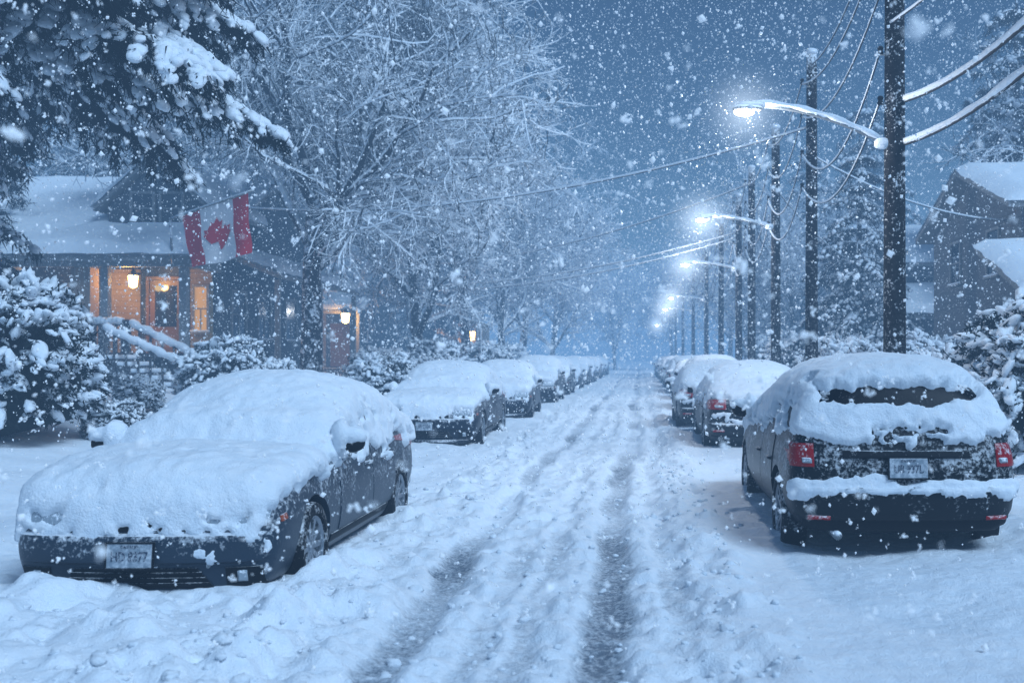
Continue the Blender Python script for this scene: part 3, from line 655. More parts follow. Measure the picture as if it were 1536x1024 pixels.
# ------------------------------------------------------------ bushes
def bush(seed, rx, ry, rz, n, ls=.1):
    rng = np.random.default_rng(seed); d = unit(rng.normal(size=(n, 3))); d[:, 2] = np.where(d[:, 2] < -.6, -d[:, 2], d[:, 2])
    R = np.array([[rx, ry, rz]]); lump = 1+.25*fbm(d*2.2+seed, 2, seed); rad = rng.uniform(.74, 1.03, n)*lump
    C = d*R*rad[:, None]+np.array([[0, 0, rz*.8]])
    has = (fbm(C*2.8, 2, seed+3) > -.5+.35*(d[:, 2] < 0))
    s = rng.uniform(.5, 1.5, n)*ls; ax = unit(d*.8+rng.normal(size=(n, 3))*.45+np.array([[0, 0, -.35]]))
    V, F = blobs(C[has]+np.array([[0, 0, .03]]), np.stack([s*1.45, s*.75, s*.5], -1)[has], ICO2, namp=.45, seed=seed, ax=ax[has])
    k = 12; cc = np.repeat(C, k, 0)+rng.normal(size=(n*k, 3))*ls*.6-np.array([[0, 0, .03]])
    dd = unit(np.repeat(d, k, 0)*.6+rng.normal(size=(n*k, 3))*.7+np.array([[0, 0, -.3]]))
    V2, F2 = blades(cc, dd, rng.uniform(.05, .13, n*k), rng.uniform(.01, .022, n*k), rng)
    core, cf = blobs(np.array([[0, 0, rz*.75]]), np.array([[rx*.72, ry*.72, rz*.72]]), ICO3, namp=.3, seed=seed)
    st = tubes(np.array([[0, 0, -.2]]*5), np.array([[cos(a)*rx*.5, sin(a)*ry*.5, rz*.8] for a in np.linspace(0, 5, 5)]), [.04]*5, [.02]*5, 6)
    return mesh_np('stems', [st+(0,)], [M_BARK]), mesh_np('foliage', [(V, F, 0), (V2, F2, 1), (core, cf, 1)], [SNOW, M_LEAF])
def put_bush(ms, x, y, label, rz=0, sc=1., dz=0):
    r = thing('snowy_bush', label, 'bush', 'garden shrubs', (x, y, gz_(x, y)+.02+dz), (0, 0, rz)); r.scale = (sc,)*3
    obj('stems', ms[0], r); obj('foliage', ms[1], r)
BA = bush(1, 1.5, 1.4, 1.2, 2600, .08); BB = bush(2, 1.0, .9, .8, 1200, .07); BC = bush(3, 1.1, 1., 1., 1300, .076)
put_bush(BA, -9.2, 14.2, 'big evergreen bush weighed down by clumps of snow', 0, .98)
put_bush(BA, -12.2, 16.5, 'big evergreen bush weighed down by clumps of snow', 2., 1.)
put_bush(BB, -9.6, 23, 'round shrub capped with snow beside the porch steps', 0, 1.0)
put_bush(BB, -8.7, 23.6, 'round shrub capped with snow beside the porch steps', 1.2, .75)
BL = 'low shrub heaped with snow in a front garden'
for i, (x, y, s_) in enumerate(((-8.0, 15.2, .45), (-6.6, 25.5, .9), (-7.4, 29, 1.1), (-6.4, 31, .9), (-7.6, 36, 1.3), (-6.8, 44, 1.2), (-7.4, 56, 1.4), (-9.6, 19, .4),
        (5.55, 13.6, 1.15), (6.6, 15.5, 1.3), (5.3, 17.3, 1.1), (5.2, 21, 1.0), (6.6, 22.5, 1.2), (5.4, 26, 1.1), (6.2, 31, 1.3), (6, 38, 1.3), (6.4, 48, 1.5), (7.4, 18.5, 1.2))):
    put_bush((BB, BC)[i % 2], x, y, BL, i*1.3, s_)
# ------------------------------------------------------------ houses
def window(parent, x, y, z, w, h, axis, mat=M_WIN, out=-1):
    win = bpy.data.objects.new('window', None); COL.objects.link(win); win.parent = parent; win.location = (x, y, z)
    if axis == 'x': win.rotation_euler = (0, 0, radians(90) if out > 0 else radians(-90))
    f = .07
    box('frame', [(-w/2-f, w/2+f, -.06, .0, h/2, h/2+f), (-w/2-f, w/2+f, -.06, .0, -h/2-f, -h/2), (-w/2-f, -w/2, -.06, 0, -h/2, h/2), (w/2, w/2+f, -.06, 0, -h/2, h/2), (-w/2, w/2, -.045, 0, -.02, .02), (-.015, .015, -.04, 0, -h/2, -.02)], M_TRIM, win)
    box('pane', (-w/2, w/2, -.02, -.005, -h/2, h/2), mat, win)
    box('sill', (-w/2-.1, w/2+.1, -.12, -.061, -h/2-f-.03, -h/2-f+.02), M_TRIM, win)
    box('snow', (-w/2-.1, w/2+.1, -.12, -.062, -h/2-f+.021, -h/2-f+.07), SNOW, win, .02)
def gable_roof(parent, x0, x1, y0, y1, ze, zr, axis, th=.2, seed=0, th_r=.12):
    r = bpy.data.objects.new('roof', None); COL.objects.link(r); r.parent = parent
    if axis == 'x':
        ym = (y0+y1)/2; prism_obj('roof_deck', [(y0, ze), (ym, zr), (y1, ze), (y1, ze-th_r), (ym, zr-th_r*1.3), (y0, ze-th_r)], 'x', x0, x1, M_TRIM, r)
        snow_slab('snow', [(x0-.04, y0-.05, ze), (x1+.04, y0-.05, ze), (x1+.04, ym+.03, zr), (x0-.04, ym+.03, zr)], th, SNOW, r, seed=seed)
        snow_slab('snow', [(x1+.04, y1+.05, ze), (x0-.04, y1+.05, ze), (x0-.04, ym-.03, zr), (x1+.04, ym-.03, zr)], th, SNOW, r, seed=seed+1)
    else:
        xm = (x0+x1)/2; prism_obj('roof_deck', [(x0, ze), (xm, zr), (x1, ze), (x1, ze-th_r), (xm, zr-th_r*1.3), (x0, ze-th_r)], 'y', y0, y1, M_TRIM, r)
        snow_slab('snow', [(x0-.05, y1+.04, ze), (x0-.05, y0-.04, ze), (xm+.03, y0-.04, zr), (xm+.03, y1+.04, zr)], th, SNOW, r, seed=seed)
        snow_slab('snow', [(x1+.05, y0-.04, ze), (x1+.05, y1+.04, ze), (xm-.03, y1+.04, zr), (xm-.03, y0-.04, zr)], th, SNOW, r, seed=seed+1)
    return r
def point(loc, e, col, r=.08, parent=None, name='lamp_light'):
    l = bpy.data.lights.new(name, 'POINT'); l.energy = e; l.color = col; l.shadow_soft_size = r
    o = bpy.data.objects.new(name, l); COL.objects.link(o); o.location = loc
    if parent: o.parent = parent
    return o
h1 = thing('porch_house', 'two-storey house with lit wraparound porch and snow-loaded roof', 'house', 'houses along the street')
box('wall', [(-21, -11.95, 28, 37, .3, 5.2)], M_SIDE, h1)
prism_obj('gable_wall', [(27.9, 5.0), (32.5, 7.1), (37.1, 5.0)], 'x', -20.9, -12.1, M_SIDE, h1)
gable_roof(h1, -21.4, -11.6, 27.6, 37.4, 5.2, 7.35, 'x', .22, 2)
prism_obj('dormer_wall', [(-14.7, 5.0), (-14.7, 5.85), (-13.4, 7.0), (-12.1, 5.85), (-12.1, 5.0)], 'y', 27.55, 31.5, M_SIDE, h1)
gable_roof(h1, -15.0, -11.8, 27.3, 31.6, 5.75, 7.2, 'y', .2, 5, .1)
window(h1, -13.75, 27.55, 5.75, .55, .8, 'y', M_WIN); window(h1, -12.95, 27.55, 5.75, .55, .8, 'y', M_WIN)
porch = bpy.data.objects.new('porch', None); COL.objects.link(porch); porch.parent = h1
box('floor', [(-17.4, -11.7, 25.9, 27.99, 1.6, 1.75), (-17.3, -11.8, 26., 27.9, .3, 1.59)], M_WOOD, porch)
box('beam', [(-17.4, -11.7, 25.95, 26.13, 4.0, 4.25), (-11.9, -11.72, 26.14, 27.9, 4.0, 4.25)], M_TRIM, porch)
for x in (-17.2, -14.0, -11.95): box('post', (x-.1, x+.1, 26., 26.2, 1.76, 3.99), M_TRIM, porch, .01)
box('brick_pier', (-14.85, -14.35, 25.98, 26.4, 1.76, 3.98), M_BRICK, porch)
prism_obj('porch_roof', [(25.6, 4.26), (27.98, 5.15), (27.98, 5.0), (25.6, 4.12)], 'x', -17.7, -11.4, M_TRIM, porch)
snow_slab('snow', [(-17.8, 25.5, 4.28), (-11.3, 25.5, 4.28), (-11.3, 27.9, 5.17), (-17.8, 27.9, 5.17)], .26, SNOW, porch, 40, 8, .08)
dr = box('door', (-13.75, -12.85, 27.93, 27.985, 1.76, 3.8), M_DOOR, h1, .004)
box('door_frame', [(-13.85, -13.76, 27.9, 27.99, 1.76, 3.9), (-12.84, -12.75, 27.9, 27.99, 1.76, 3.9), (-13.76, -12.84, 27.9, 27.99, 3.81, 3.9)], M_DOOR, dr)
box('door_glass', (-13.6, -13.0, 27.915, 27.929, 2.5, 3.65), M_WIN, dr); box('handle', (-12.97, -12.92, 27.87, 27.928, 2.7, 2.85), M_METAL, dr)
box('wall_panel', (-15.0, -14.0, 27.9, 27.99, 1.76, 4.1), M_SIDE2, h1); box('wall_panel', (-12.6, -12.0, 27.9, 27.99, 1.76, 4.1), M_SIDE2, h1)
window(h1, -16.0, 27.98, 3.0, .8, 1.2, 'y', M_WIN); window(h1, -12.3, 27.9, 3.0, .35, 1.2, 'y', M_WARM)
for y in (29.6, 31.6, 34.): window(h1, -11.95, y, 2.9, 1., 1.3, 'x', M_WIN, 1)
prism_obj('side_roof', [(-11.94, 4.7), (-10.3, 4.0), (-10.3, 3.88), (-11.94, 4.55)], 'y', 28.4, 36.5, M_TRIM, h1)
snow_slab('side_roof_snow', [(-10.2, 28.3, 4.02), (-10.2, 36.6, 4.02), (-11.93, 36.6, 4.72), (-11.93, 28.3, 4.72)], .24, SNOW, h1, 34, 12, .08)
for y in (28.6, 32.4, 36.2): box('side_post', (-10.5, -10.36, y, y+.14, .5, 3.87), M_TRIM, h1)
def lantern(x, y, z, e, sc=1.):
    l = thing('porch_lantern', 'glowing warm porch lantern mounted on the house wall', 'lantern', 'porch lanterns', (x, y, z)); l.scale = (sc,)*3
    V, F = lathe_x([(-.16, .01), (-.13, .075), (.08, .1)], 6); V = np.array(V)[:, [1, 2, 0]]
    obj('glass', patch_mesh('glass', [(V.tolist(), F)], M_LANT), l)
    V, F = lathe_x([(.081, .13), (.16, .05), (.2, .012), (.24, .01)], 6); V = np.array(V)[:, [1, 2, 0]]
    obj('cap', patch_mesh('cap', [(V.tolist(), F)], M_BLK), l)
    box('bracket', (-.015, .015, .0, .28, .12, .15), M_BLK, l)
    point((0, -.25, -.05), e, (1, .52, .15), .1, l, 'warm_light')
lantern(-13.85, 27.2, 3.75, 80, 1.4); lantern(-15.3, 27.6, 3.5, 10, .8)
stp = thing('porch_steps', 'wooden steps with snow-topped railings leading to porch', 'steps')
for i in range(7):
    x = -13.3+i*.34; z = 1.6-i*.17
    box('step', (x, x+.36, 24.6, 25.88, z-.9, z), M_WOOD, stp); box('snow', (x-.01, x+.34, 24.62, 25.86, z+.001, z+.1), SNOW, stp, .04)
def railing(parent, a, b, n=9, h=.75):
    a = np.array(a, float); b = np.array(b, float)
    rl = tube_obj('rail', [a+[0, 0, h], (a+b)/2+[0, 0, h], b+[0, 0, h]], .05, M_WOOD, parent, 6)
    tube_obj('snow', [a+(b-a)*t+np.array([0, 0, h+.08+.02*sin(t*37)]) for t in np.linspace(0, 1, 24)], [.02]+[.10+.02*sin(i*2.1) for i in range(22)]+[.02], SNOW, rl, 8)
    bal = []
    for t in np.linspace(0, 1, n):
        p = a+(b-a)*t; w = .06 if t in (0., 1.) else .022; bal.append((p[0]-w, p[0]+w, p[1]-w, p[1]+w, p[2]-.15, p[2]+h-.02+(.14 if w > .03 else 0)))
    box('balusters', bal, M_WOOD, rl)
railing(stp, (-13.3, 24.6, 1.6), (-10.9, 24.6, .5)); railing(stp, (-13.3, 25.85, 1.75), (-10.9, 25.85, .6))
railing(stp, (-14.2, 25.85, 1.75), (-13.4, 25.85, 1.75), 5)
pr = thing('porch_railing', 'snow-topped wooden railing along the porch edge', 'railing'); railing(pr, (-17.2, 25.92, 1.75), (-14.9, 25.92, 1.75), 14)
def simple_house(label, x0, x1, y0, y1, zb, ze, zr, axis, wall, seed, wins=(), lights=()):
    h = thing('house', label, 'house', 'houses along the street')
    box('wall', (x0, x1, y0, y1, zb, ze), wall, h)
    if axis == 'x': prism_obj('gable_wall', [(y0+.01, ze-.02), ((y0+y1)/2, zr-.15), (y1-.01, ze-.02)], 'x', x0+.01, x1-.01, wall, h); gable_roof(h, x0-.45, x1+.45, y0-.4, y1+.4, ze, zr+.05, 'x', .24, seed)
    else: prism_obj('gable_wall', [(x0+.01, ze-.02), ((x0+x1)/2, zr-.15), (x1-.01, ze-.02)], 'y', y0+.01, y1-.01, wall, h); gable_roof(h, x0-.4, x1+.4, y0-.45, y1+.45, ze, zr+.05, 'y', .24, seed)
    for w in wins: window(h, *w)
    return h
h2 = simple_house('grey house with a warm-lit porch glowing through trees', -20, -13.2, 46, 54, .4, 4.4, 7., 'x', M_SIDE, 21, [(-15.2, 46, 2.9, .8, 1.1, 'y', M_WARM), (-13.2, 48, 3., 1., 1.2, 'x', M_WIN, 1)])
box('door', (-14.3, -13.4, 45.94, 45.99, 1.2, 3.2), M_DOOR, h2); box('wall_panel', [(-16.5, -14.5, 45.96, 45.99, 1.0, 3.6)], M_SIDE2, h2)
prism_obj('porch_roof', [(43.8, 3.7), (46, 4.3), (46, 4.15), (43.8, 3.55)], 'x', -17, -12.4, M_TRIM, h2); snow_slab('porch_snow', [(-17.1, 43.7, 3.72), (-12.3, 43.7, 3.72), (-12.3, 45.95, 4.32), (-17.1, 45.95, 4.32)], .25, SNOW, h2, 24, 3)
box('porch_floor', (-17, -12.4, 43.9, 45.93, .5, 1.15), M_WOOD, h2)
for x in (-16.8, -14.6, -12.5): box('post', (x-.09, x+.09, 44, 44.18, 1.16, 3.56), M_TRIM, h2)
lantern(-12.9, 43.6, 3.4, 130, 1.8)
h3 = simple_house('dark house with a small amber porch light', -20, -12.2, 66, 74, .4, 4.6, 7.4, 'x', M_SIDE3, 31, [(-13.4, 66, 2.9, .9, 1.2, 'y', M_WARM)])
box('wall_wing', (-12.1, -10.9, 66, 72, .4, 4.0), M_SIDE2, h3); lantern(-11.1, 65.5, 3.1, 200, 2.4)
r1 = simple_house('two-storey taupe house with snowy gable roof above bare hedge', 9.0, 18, 23.5, 30.5, .4, 5.25, 6.65, 'x', M_SIDE4, 41, [(9.0, 25.3, 4.3, .8, 1.1, 'x', M_WIN, -1), (9.0, 28.3, 4.3, .8, 1.1, 'x', M_WIN, -1), (11., 23.5, 4.1, 1., 1.1, 'y', M_WIN)])
prism_obj('lean_to_roof', [(20.4, 3.0), (23.49, 4.25), (23.49, 4.1), (20.4, 2.85)], 'x', 7.9, 18, M_TRIM, r1)
snow_slab('lean_to_snow', [(7.8, 20.3, 3.02), (18, 20.3, 3.02), (18, 23.45, 4.27), (7.8, 23.45, 4.27)], .24, SNOW, r1, 34, 45)
box('lean_to_wall', (8.3, 17.8, 21, 23.48, .4, 2.9), M_SIDE4, r1)
window(r1, 9.6, 21, 2.0, 1., 1., 'y', M_WIN)
r2 = simple_house('grey shingled house with snow-covered roof', 8.8, 17, 37, 46, .4, 5.1, 6.9, 'x', M_SIDE3, 51, [(8.8, 39.3, 3.9, .9, 1.2, 'x', M_WIN, -1), (10.4, 37, 4., 1., 1.2, 'y', M_WIN)])
prism_obj('lean_to_roof', [(34, 3.1), (36.99, 4.2), (36.99, 4.05), (34, 2.95)], 'x', 8.2, 17, M_TRIM, r2)
snow_slab('lean_to_snow', [(8.1, 33.9, 3.12), (17, 33.9, 3.12), (17, 36.95, 4.22), (8.1, 36.95, 4.22)], .24, SNOW, r2, 30, 55)
box('lean_to_wall', (8.6, 16.8, 34.5, 36.98, .4, 3.1), M_SIDE3, r2)
simple_house('distant house with snow-covered roof', 9.5, 17, 57, 65, .4, 5, 7.2, 'x', M_SIDE3, 61)
# ------------------------------------------------------------ flag
fl = thing('national_flag', 'red and white maple leaf flag hanging from angled pole', 'flag')
def pxw(x, y, Y): return np.array([(x-960)/1493*Y, Y, CAMZ+(535-y)/1493*Y])
a0 = pxw(255, 329, 25.42); a1 = pxw(377, 287, 24.2)
tube_obj('flag_pole', [a0, (a0+a1)/2, a1+(a1-a0)*.03], .025, M_TRIM, fl, 10)
tube_obj('mast', [(a0[0], 25.58, 4.05), (a0[0], 25.5, 4.6), (a0[0], 25.44, a0[2]+.04)], .03, M_METAL, fl, 10)
tube_obj('pole_snow', [a0+(a1-a0)*t+np.array([0, 0, .03]) for t in np.linspace(.02, 1, 12)], [.01]+[.022]*10+[.01], SNOW, fl, 6)
c00 = pxw(273, 324, 25.25); c10 = pxw(373, 290, 24.25); c11 = pxw(377, 379, 24.2); c01 = pxw(285, 400, 25.1)
def flagpt(u, v, off=0.):
    p = c00*((1-u)*(1-v))[:, None]+c10*(u*(1-v))[:, None]+c11*(u*v)[:, None]+c01*((1-u)*v)[:, None]
    w = .07*np.sin(u*11+v*2.)*(.3+.9*v)+.03*np.sin(v*7+u*3)*v
    p = p.copy(); p[:, 1] += w+off; p[:, 2] -= .05*np.sin(u*pi*1.0)*v; p[:, 0] += .03*np.sin(v*8+1)*v; return p
def cloth(name, u0, u1, mat):
    n = 26; m_ = 30; u, v = np.meshgrid(np.linspace(u0, u1, n), np.linspace(0, 1, m_)); V = flagpt(u.ravel(), v.ravel())
    F = [[j*n+i, j*n+i+1, (j+1)*n+i+1, (j+1)*n+i] for j in range(m_-1) for i in range(n-1)]
    return obj(name, mesh_np(name, [(V, np.array(F), 0)], [mat]), fl)
M_FR = mat_plain('flag_red', (.68, .010, .025), .8); M_FW = mat_plain('flag_white', (.92, .90, .9), .8)
cloth('red_band', 0, .27, M_FR); cloth('white_field', .2702, .7598, M_FW); cloth('red_band', .76, 1, M_FR)
half = [(-90,2030),(-45,1167),(-156,1069),(-1015,1220),(-899,900),(-919,827),(-1860,65),(-1648,-34),(-1614,-113),(-1800,-685),(-1258,-570),(-1185,-608),(-1080,-855),(-657,-401),(-546,-458),(-750,-1510),(-423,-1321),(-332,-1348),(0,-2000)]
poly = half+[(-x, y) for x, y in half[:-1][::-1]]
bm = bmesh.new(); vs = [bm.verts.new((x/4800*.52+.515, y/4800*.66+.5, 0)) for x, y in poly]
bm.faces.new(vs); bmesh.ops.triangulate(bm, faces=bm.faces); bmesh.ops.subdivide_edges(bm, edges=bm.edges, cuts=5, use_grid_fill=True)
lv = np.array([v.co[:] for v in bm.verts]); bm.verts.index_update(); lf = [[v.index for v in f.verts] for f in bm.faces]; bm.free()
for s_ in (-.02, .02):
    W = flagpt(lv[:, 0], lv[:, 1], s_); me = bpy.data.meshes.new('maple_leaf'); me.from_pydata(W.tolist(), [], lf); me.materials.append(M_FR); obj('maple_leaf', me, fl)
# ------------------------------------------------------------ poles, lamps, wires
POLES = [(3.58, 14.0, 9.4), (3.62, 21.0, 8.05), (3.68, 27.0, 7.85), (3.7, 33., 7.9), (3.72, 37.5, 7.7), (3.75, 46, 8.), (3.8, 57, 8.), (3.8, 71, 8.), (3.8, 88, 8.), (3.8, 106, 8.)]
def pole(x, y, h, first=False):
    r = thing('utility_pole', 'dark weathered wooden utility pole with snow clinging to it', 'pole', 'utility poles', (x, y, 0))
    rr = .165 if first else .145
    zz = np.linspace(-.1, h, 14); tube_obj('shaft', [(0, 0, z) for z in zz], [rr*(1-.25*(z/h)) for z in zz], M_POLE, r, 18)
    V, F = blobs(np.array([[0, 0, h+.02]]), np.array([[.13, .13, .09]]), ICO2, namp=.15); obj('snow_cap', mesh_np('snow_cap', [(V, F, 0)], [SNOW]), r)
    for z in (5.2, 5.9, 6.7, 7.4):
        if z > h-.2: continue
        br = tube_obj('bracket', [(0, 0, z), (-.1, 0, z), (-.2, 0, z+.0)], .02, M_METAL, r, 8)
        V, F = lathe_x([(-.06, .0), (-.06, .035), (-.03, .045), (0, .03), (.03, .045), (.06, .03), (.07, 0)], 12); V = (np.array(V)[:, [1, 2, 0]]+np.array([-.2, 0, z+.05])).tolist()
        obj('insulator', patch_mesh('insulator', [(V, F)], M_BLK), br)
    return r
for i, (x, y, h) in enumerate(POLES): pole(x, y, h, i == 0)
pole(4.3, 1.5, 9.4)
halo_m = bpy.data.materials.new('halo_emission'); halo_m.use_nodes = True; t = halo_m.node_tree; t.nodes.clear()  # lamp halo painted as a self-glowing volume, nothing is scattered here
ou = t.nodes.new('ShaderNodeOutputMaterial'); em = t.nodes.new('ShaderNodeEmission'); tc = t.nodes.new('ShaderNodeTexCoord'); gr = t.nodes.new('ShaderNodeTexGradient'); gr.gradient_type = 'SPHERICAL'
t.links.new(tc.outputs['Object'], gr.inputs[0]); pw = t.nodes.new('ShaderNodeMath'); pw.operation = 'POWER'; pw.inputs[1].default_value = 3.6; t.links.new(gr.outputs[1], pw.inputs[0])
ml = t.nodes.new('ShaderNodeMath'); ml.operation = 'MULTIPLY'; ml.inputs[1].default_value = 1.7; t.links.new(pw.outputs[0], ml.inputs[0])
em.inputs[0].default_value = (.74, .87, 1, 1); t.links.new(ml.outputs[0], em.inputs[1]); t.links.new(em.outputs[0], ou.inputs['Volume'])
halo_mesh = mesh_np('emissive_halo', [(ICO3[0], ICO3[1], 0)], [halo_m])
def lamp(px, py, zlamp, zarm, reach, e, hs):
    r = thing('street_lamp', 'curved snow-lined street lamp arm with bright white head', 'street lamp', 'street lamps', (px, py, 0))
    pts = []
    for s in np.linspace(0, 1, 16): pts.append((-.1-reach*.93*s, 0, zarm+(zlamp+.1-zarm)*(1-(1-s)**1.9)))
    arm = tube_obj('arm', pts, .03, M_METAL, r, 10); pts = np.array(pts)
    tube_obj('snow', pts+np.array([[0, 0, .04]]), [.03]+[.045+.012*sin(i*1.7) for i in range(14)]+[.03], SNOW, arm, 10)
    V, F = blobs(np.array([[-reach-.02, 0, zlamp+.06]]), np.array([[.22, .10, .06]]), ICO3, namp=.04)
    obj('lamp_head', mesh_np('lamp_head', [(V, F, 0)], [M_METAL]), r)
    V, F = blobs(np.array([[-reach-.06, 0, zlamp+.01]]), np.array([[.15, .085, .06]]), ICO3, namp=0.); obj('lamp_lens', mesh_np('lamp_lens', [(V, F, 0)], [M_LAMP]), r)
    V, F = blobs(np.array([[-reach+.02, 0, zlamp+.115]]), np.array([[.2, .09, .04]]), ICO2, namp=.15); obj('snow', mesh_np('snow', [(V, F, 0)], [SNOW]), r)
    V, F = blobs(np.array([[-.1, 0, zarm+.03]]), np.array([[.2, .1, .09]]), ICO2, namp=.2); obj('bracket_snow', mesh_np('bracket_snow', [(V, F, 0)], [SNOW]), r)
    point((-reach-.06, 0, zlamp-.12), e, (.93, .96, 1.), .1, r)
    h = obj('emissive_halo', halo_mesh, r, (-reach-.06, 0, zlamp-.0)); h.scale = (hs, hs, hs)  # added glow sphere around the lens, not a lamp part
LG = [(0, 5.08, 4.62, 2.05, 280, .95), (2, 5.35, 5.15, 1.95, 320, 1.4), (4, 5.1, 4.95, 1.95, 320, 1.5), (6, 5.0, 4.9, 1.95, 300, 1.7), (7, 5.0, 4.9, 1.95, 280, 1.8), (9, 5.0, 4.9, 1.95, 280, 2.1)]
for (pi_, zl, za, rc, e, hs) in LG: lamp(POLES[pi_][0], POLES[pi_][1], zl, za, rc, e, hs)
def wire(a, b, sag, r=.016, snow=True, rs=.02, n=40):
    a = np.array(a, float); b = np.array(b, float); t = np.linspace(0, 1, n); p = a+(b-a)*t[:, None]; p[:, 2] -= sag*4*t*(1-t)
    w = thing('power_line', 'sagging overhead cable coated with a ridge of snow', 'cable', 'overhead power lines')
    tube_obj('cable', p, r, M_WIRE, w, 6)
    if snow:
        rr = rs*(1+.35*vn(p*3.1, 9)); q = p+np.array([[0, 0, 1.]])*(r*.6+rs*.5); tube_obj('snow', q, rr, SNOW, w, 7)
for i in range(8):
    (x0, y0, h0), (x1, y1, h1_) = POLES[i], POLES[i+1]
    for z0, z1, sg, dx in ((6.75, 6.7, .6, -.2), (5.95, 5.9, .85, -.2), (7.45, 7.4, .45, -.2), (5.25, 5.2, .75, -.2)):
        wire((x0+dx, y0, min(z0, h0)), (x1+dx, y1, min(z1, h1_)), sg*(.9+.2*random.random()), .013, i < 5, .018 if i < 2 else .015, 26)
wire((3.58, 14, 8.6), (3.62, 21, 7.8), .5, .014, True, .016)
P0 = (4.3, 1.5)
wire((3.7, 13.9, 5.22), (P0[0], P0[1], 7.4), 1.05, .025, True, .045, 60)
wire((3.7, 13.9, 4.62), (P0[0], P0[1], 6.9), .95, .025, True, .05, 60)
wire((3.5, 13.9, 6.3), (P0[0], P0[1], 8.6), 1.0, .014, True, .025, 50)
wire((3.5, 13.9, 7.0), (P0[0], P0[1], 9.0), .7, .014, True, .022, 50)
wire((3.62, 21, 6.5), (-11.9, 27.9, 5.9), .75, .016, True, .026, 60)
wire((3.7, 33, 7.4), (-13.2, 47, 6.), .9, .018, True, .024, 60)
wire((3.72, 37.5, 6.35), (-13.2, 46.5, 5.0), .7, .018, True, .024, 60)
wire((3.72, 37.5, 6.15), (-13.2, 46.5, 4.8), .75, .018, True, .024, 60)
wire((3.62, 21, 5.9), (9., 24.5, 5.0), .3, .014, True, .018, 40)
wire((3.68, 27, 6.2), (8.8, 38, 5.0), .4, .014, True, .018, 40)
# ------------------------------------------------------------ falling snow
rng = np.random.default_rng(77); N = 220000; C0 = np.array([[0, 0, CAMZ]])
P = np.stack([rng.uniform(-22, 18, N), rng.uniform(.5, 30, N), rng.uniform(0.1, 14, N)], -1)
dist = np.linalg.norm(P-C0, axis=1)
keep = (dist > 5) & (P[:, 0] > -1.2-.85*P[:, 1]) & (P[:, 0] < 1.+.6*P[:, 1]) & (P[:, 2] < CAMZ+1+.45*P[:, 1])
P = P[keep]; r = .0072*np.exp(rng.normal(0, .5, len(P))); r = np.clip(r, .003, .024)
N2 = 80000; W = np.stack([rng.uniform(-26, 22, N2), rng.uniform(30, 80, N2), rng.uniform(0.1, 18, N2)], -1); rw_ = .013*np.exp(rng.normal(0, .4, N2))
LC = []; lr = []
for (lx, ly, lz, nn0, sd) in ((1.47, 14, 5.0, 520, .6), (1.67, 27, 5.3, 300, .7), (1.7, 37.5, 5.0, 200, .8)):
    q = rng.normal(size=(nn0, 3))*np.array([sd, sd, sd*.9])+np.array([lx, ly, lz-.25]); q = q[np.linalg.norm(q-np.array([lx, ly, lz]), axis=1) > .3]
    LC.append(q); lr.append(rng.uniform(.003, .0065, len(q))*(1 if ly < 20 else 1.6))
P = np.concatenate([P, W]+LC); r = np.concatenate([r, rw_]+lr)
OV = np.array([[1,0,0],[-1,0,0],[0,1,0],[0,-1,0],[0,0,1],[0,0,-1]], float); OF = np.array([[0,2,4],[2,1,4],[1,3,4],[3,0,4],[2,0,5],[1,2,5],[3,1,5],[0,3,5]])
V, F = blobs(P, np.stack([r*rng.uniform(.8, 1.3, len(r)), r, r*rng.uniform(.9, 1.5, len(r))], -1), (OV, OF), namp=.3, ax=unit(rng.normal(size=(len(r), 3))*.5+np.array([[1, 0, 0]])))
# near flakes: loose irregular clusters of small crystals so that they blur softly
NQ = 9000; Q = np.stack([rng.uniform(-5.5, 4., NQ), rng.uniform(1.2, 6.2, NQ), rng.uniform(.25, 4.8, NQ)], -1); dq = np.linalg.norm(Q-C0, axis=1)
Q = Q[(dq > 1.25) & (Q[:, 0] > -.8-.8*Q[:, 1]) & (Q[:, 0] < .6+.5*Q[:, 1])][:3600]
rq = np.clip(.0068*np.exp(rng.normal(0, .55, len(Q))), .003, .016)
kq = 7; Qc = np.repeat(Q, kq, 0)+rng.normal(size=(len(Q)*kq, 3))*np.repeat(rq, kq)[:, None]*.62
rc_ = np.repeat(rq, kq)*rng.uniform(.22, .5, len(Qc))
V3, F3 = blobs(Qc, np.stack([rc_*rng.uniform(.8, 1.4, len(rc_)), rc_, rc_*rng.uniform(.8, 1.4, len(rc_))], -1), ICO1, namp=.3, seed=9, ax=unit(rng.normal(size=(len(rc_), 3))*.5+np.array([[1, 0, 0]])))
m = NT('snowflake'); m.set(Roughness=.9, Specular_IOR_Level=0., Emission_Color=(.6, .78, 1., 1), Emission_Strength=.16)  # faint blue glow painted into flakes in place of multiple scattering
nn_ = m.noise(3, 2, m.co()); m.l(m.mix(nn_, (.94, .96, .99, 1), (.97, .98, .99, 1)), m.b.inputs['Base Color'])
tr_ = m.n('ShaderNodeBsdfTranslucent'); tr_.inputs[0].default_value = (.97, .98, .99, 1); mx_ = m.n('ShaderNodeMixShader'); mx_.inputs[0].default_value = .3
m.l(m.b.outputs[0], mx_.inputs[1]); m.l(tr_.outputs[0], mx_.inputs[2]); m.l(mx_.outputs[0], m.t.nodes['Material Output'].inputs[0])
m.m.cycles.emission_sampling = 'NONE'
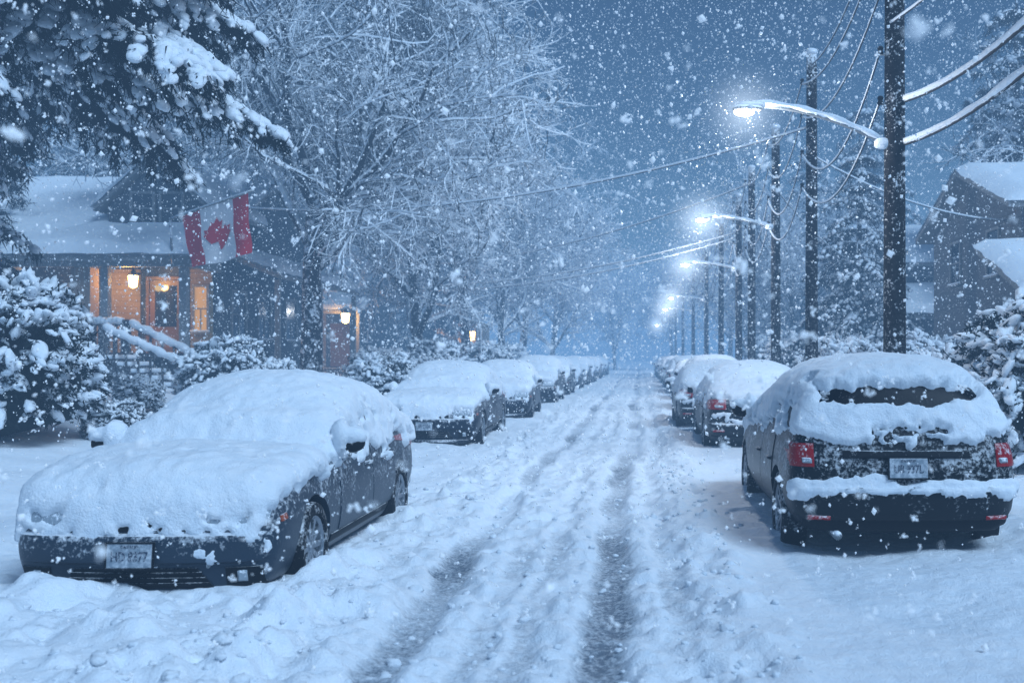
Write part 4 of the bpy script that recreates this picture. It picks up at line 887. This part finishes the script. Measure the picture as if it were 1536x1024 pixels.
o = obj('falling_snow', mesh_np('falling_snow', [(V, F, 0), (V3, F3, 0)], [m.m])); o['kind'] = 'stuff'; tag(o, 'thick falling snowflakes filling the air over the street', 'snow')
# ------------------------------------------------------------ hazy air
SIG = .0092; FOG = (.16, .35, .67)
hz = bpy.data.materials.new('snowy_air'); hz.use_nodes = True; t = hz.node_tree; t.nodes.clear(); ou = t.nodes.new('ShaderNodeOutputMaterial')
ab = t.nodes.new('ShaderNodeVolumeAbsorption'); ab.inputs[0].default_value = (0, 0, 0, 1); ab.inputs[1].default_value = SIG
em = t.nodes.new('ShaderNodeEmission'); em.inputs[0].default_value = FOG+(1,); em.inputs[1].default_value = SIG  # haze brightness is the volume's own emission, standing in for scattered light
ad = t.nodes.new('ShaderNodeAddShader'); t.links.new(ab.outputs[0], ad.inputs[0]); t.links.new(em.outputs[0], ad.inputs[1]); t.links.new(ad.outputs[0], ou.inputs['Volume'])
o = obj('snowy_air', mesh_np('snowy_air', [boxg(-120, 120, -25, 380, -2, 15)], [hz], False)); o['kind'] = 'structure'
# ------------------------------------------------------------ light
w = bpy.data.worlds.new('World'); S.world = w; w.use_nodes = True; t = w.node_tree; bg = t.nodes['Background']
sk = t.nodes.new('ShaderNodeTexSky'); sk.sky_type = 'NISHITA'; sk.sun_disc = False; sk.sun_elevation = radians(50); sk.sun_rotation = radians(200); sk.air_density = 1.5; sk.dust_density = .5
mx = t.nodes.new('ShaderNodeMix'); mx.data_type = 'RGBA'; mx.blend_type = 'MULTIPLY'; mx.inputs[0].default_value = 1.; mx.inputs[7].default_value = (.38, .65, 1., 1)
t.links.new(sk.outputs[0], mx.inputs[6]); t.links.new(mx.outputs[2], bg.inputs[0]); bg.inputs[1].default_value = .031
sl = bpy.data.lights.new('sun', 'SUN'); sl.energy = 3.6; sl.angle = radians(24); sl.color = (.53, .75, 1.)
so = bpy.data.objects.new('sun', sl); COL.objects.link(so)
dv = Vector((-.46, .44, -.77)); so.rotation_euler = dv.to_track_quat('-Z', 'Y').to_euler()
S.view_settings.view_transform = 'Standard'; S.view_settings.look = 'None'; S.view_settings.exposure = 0
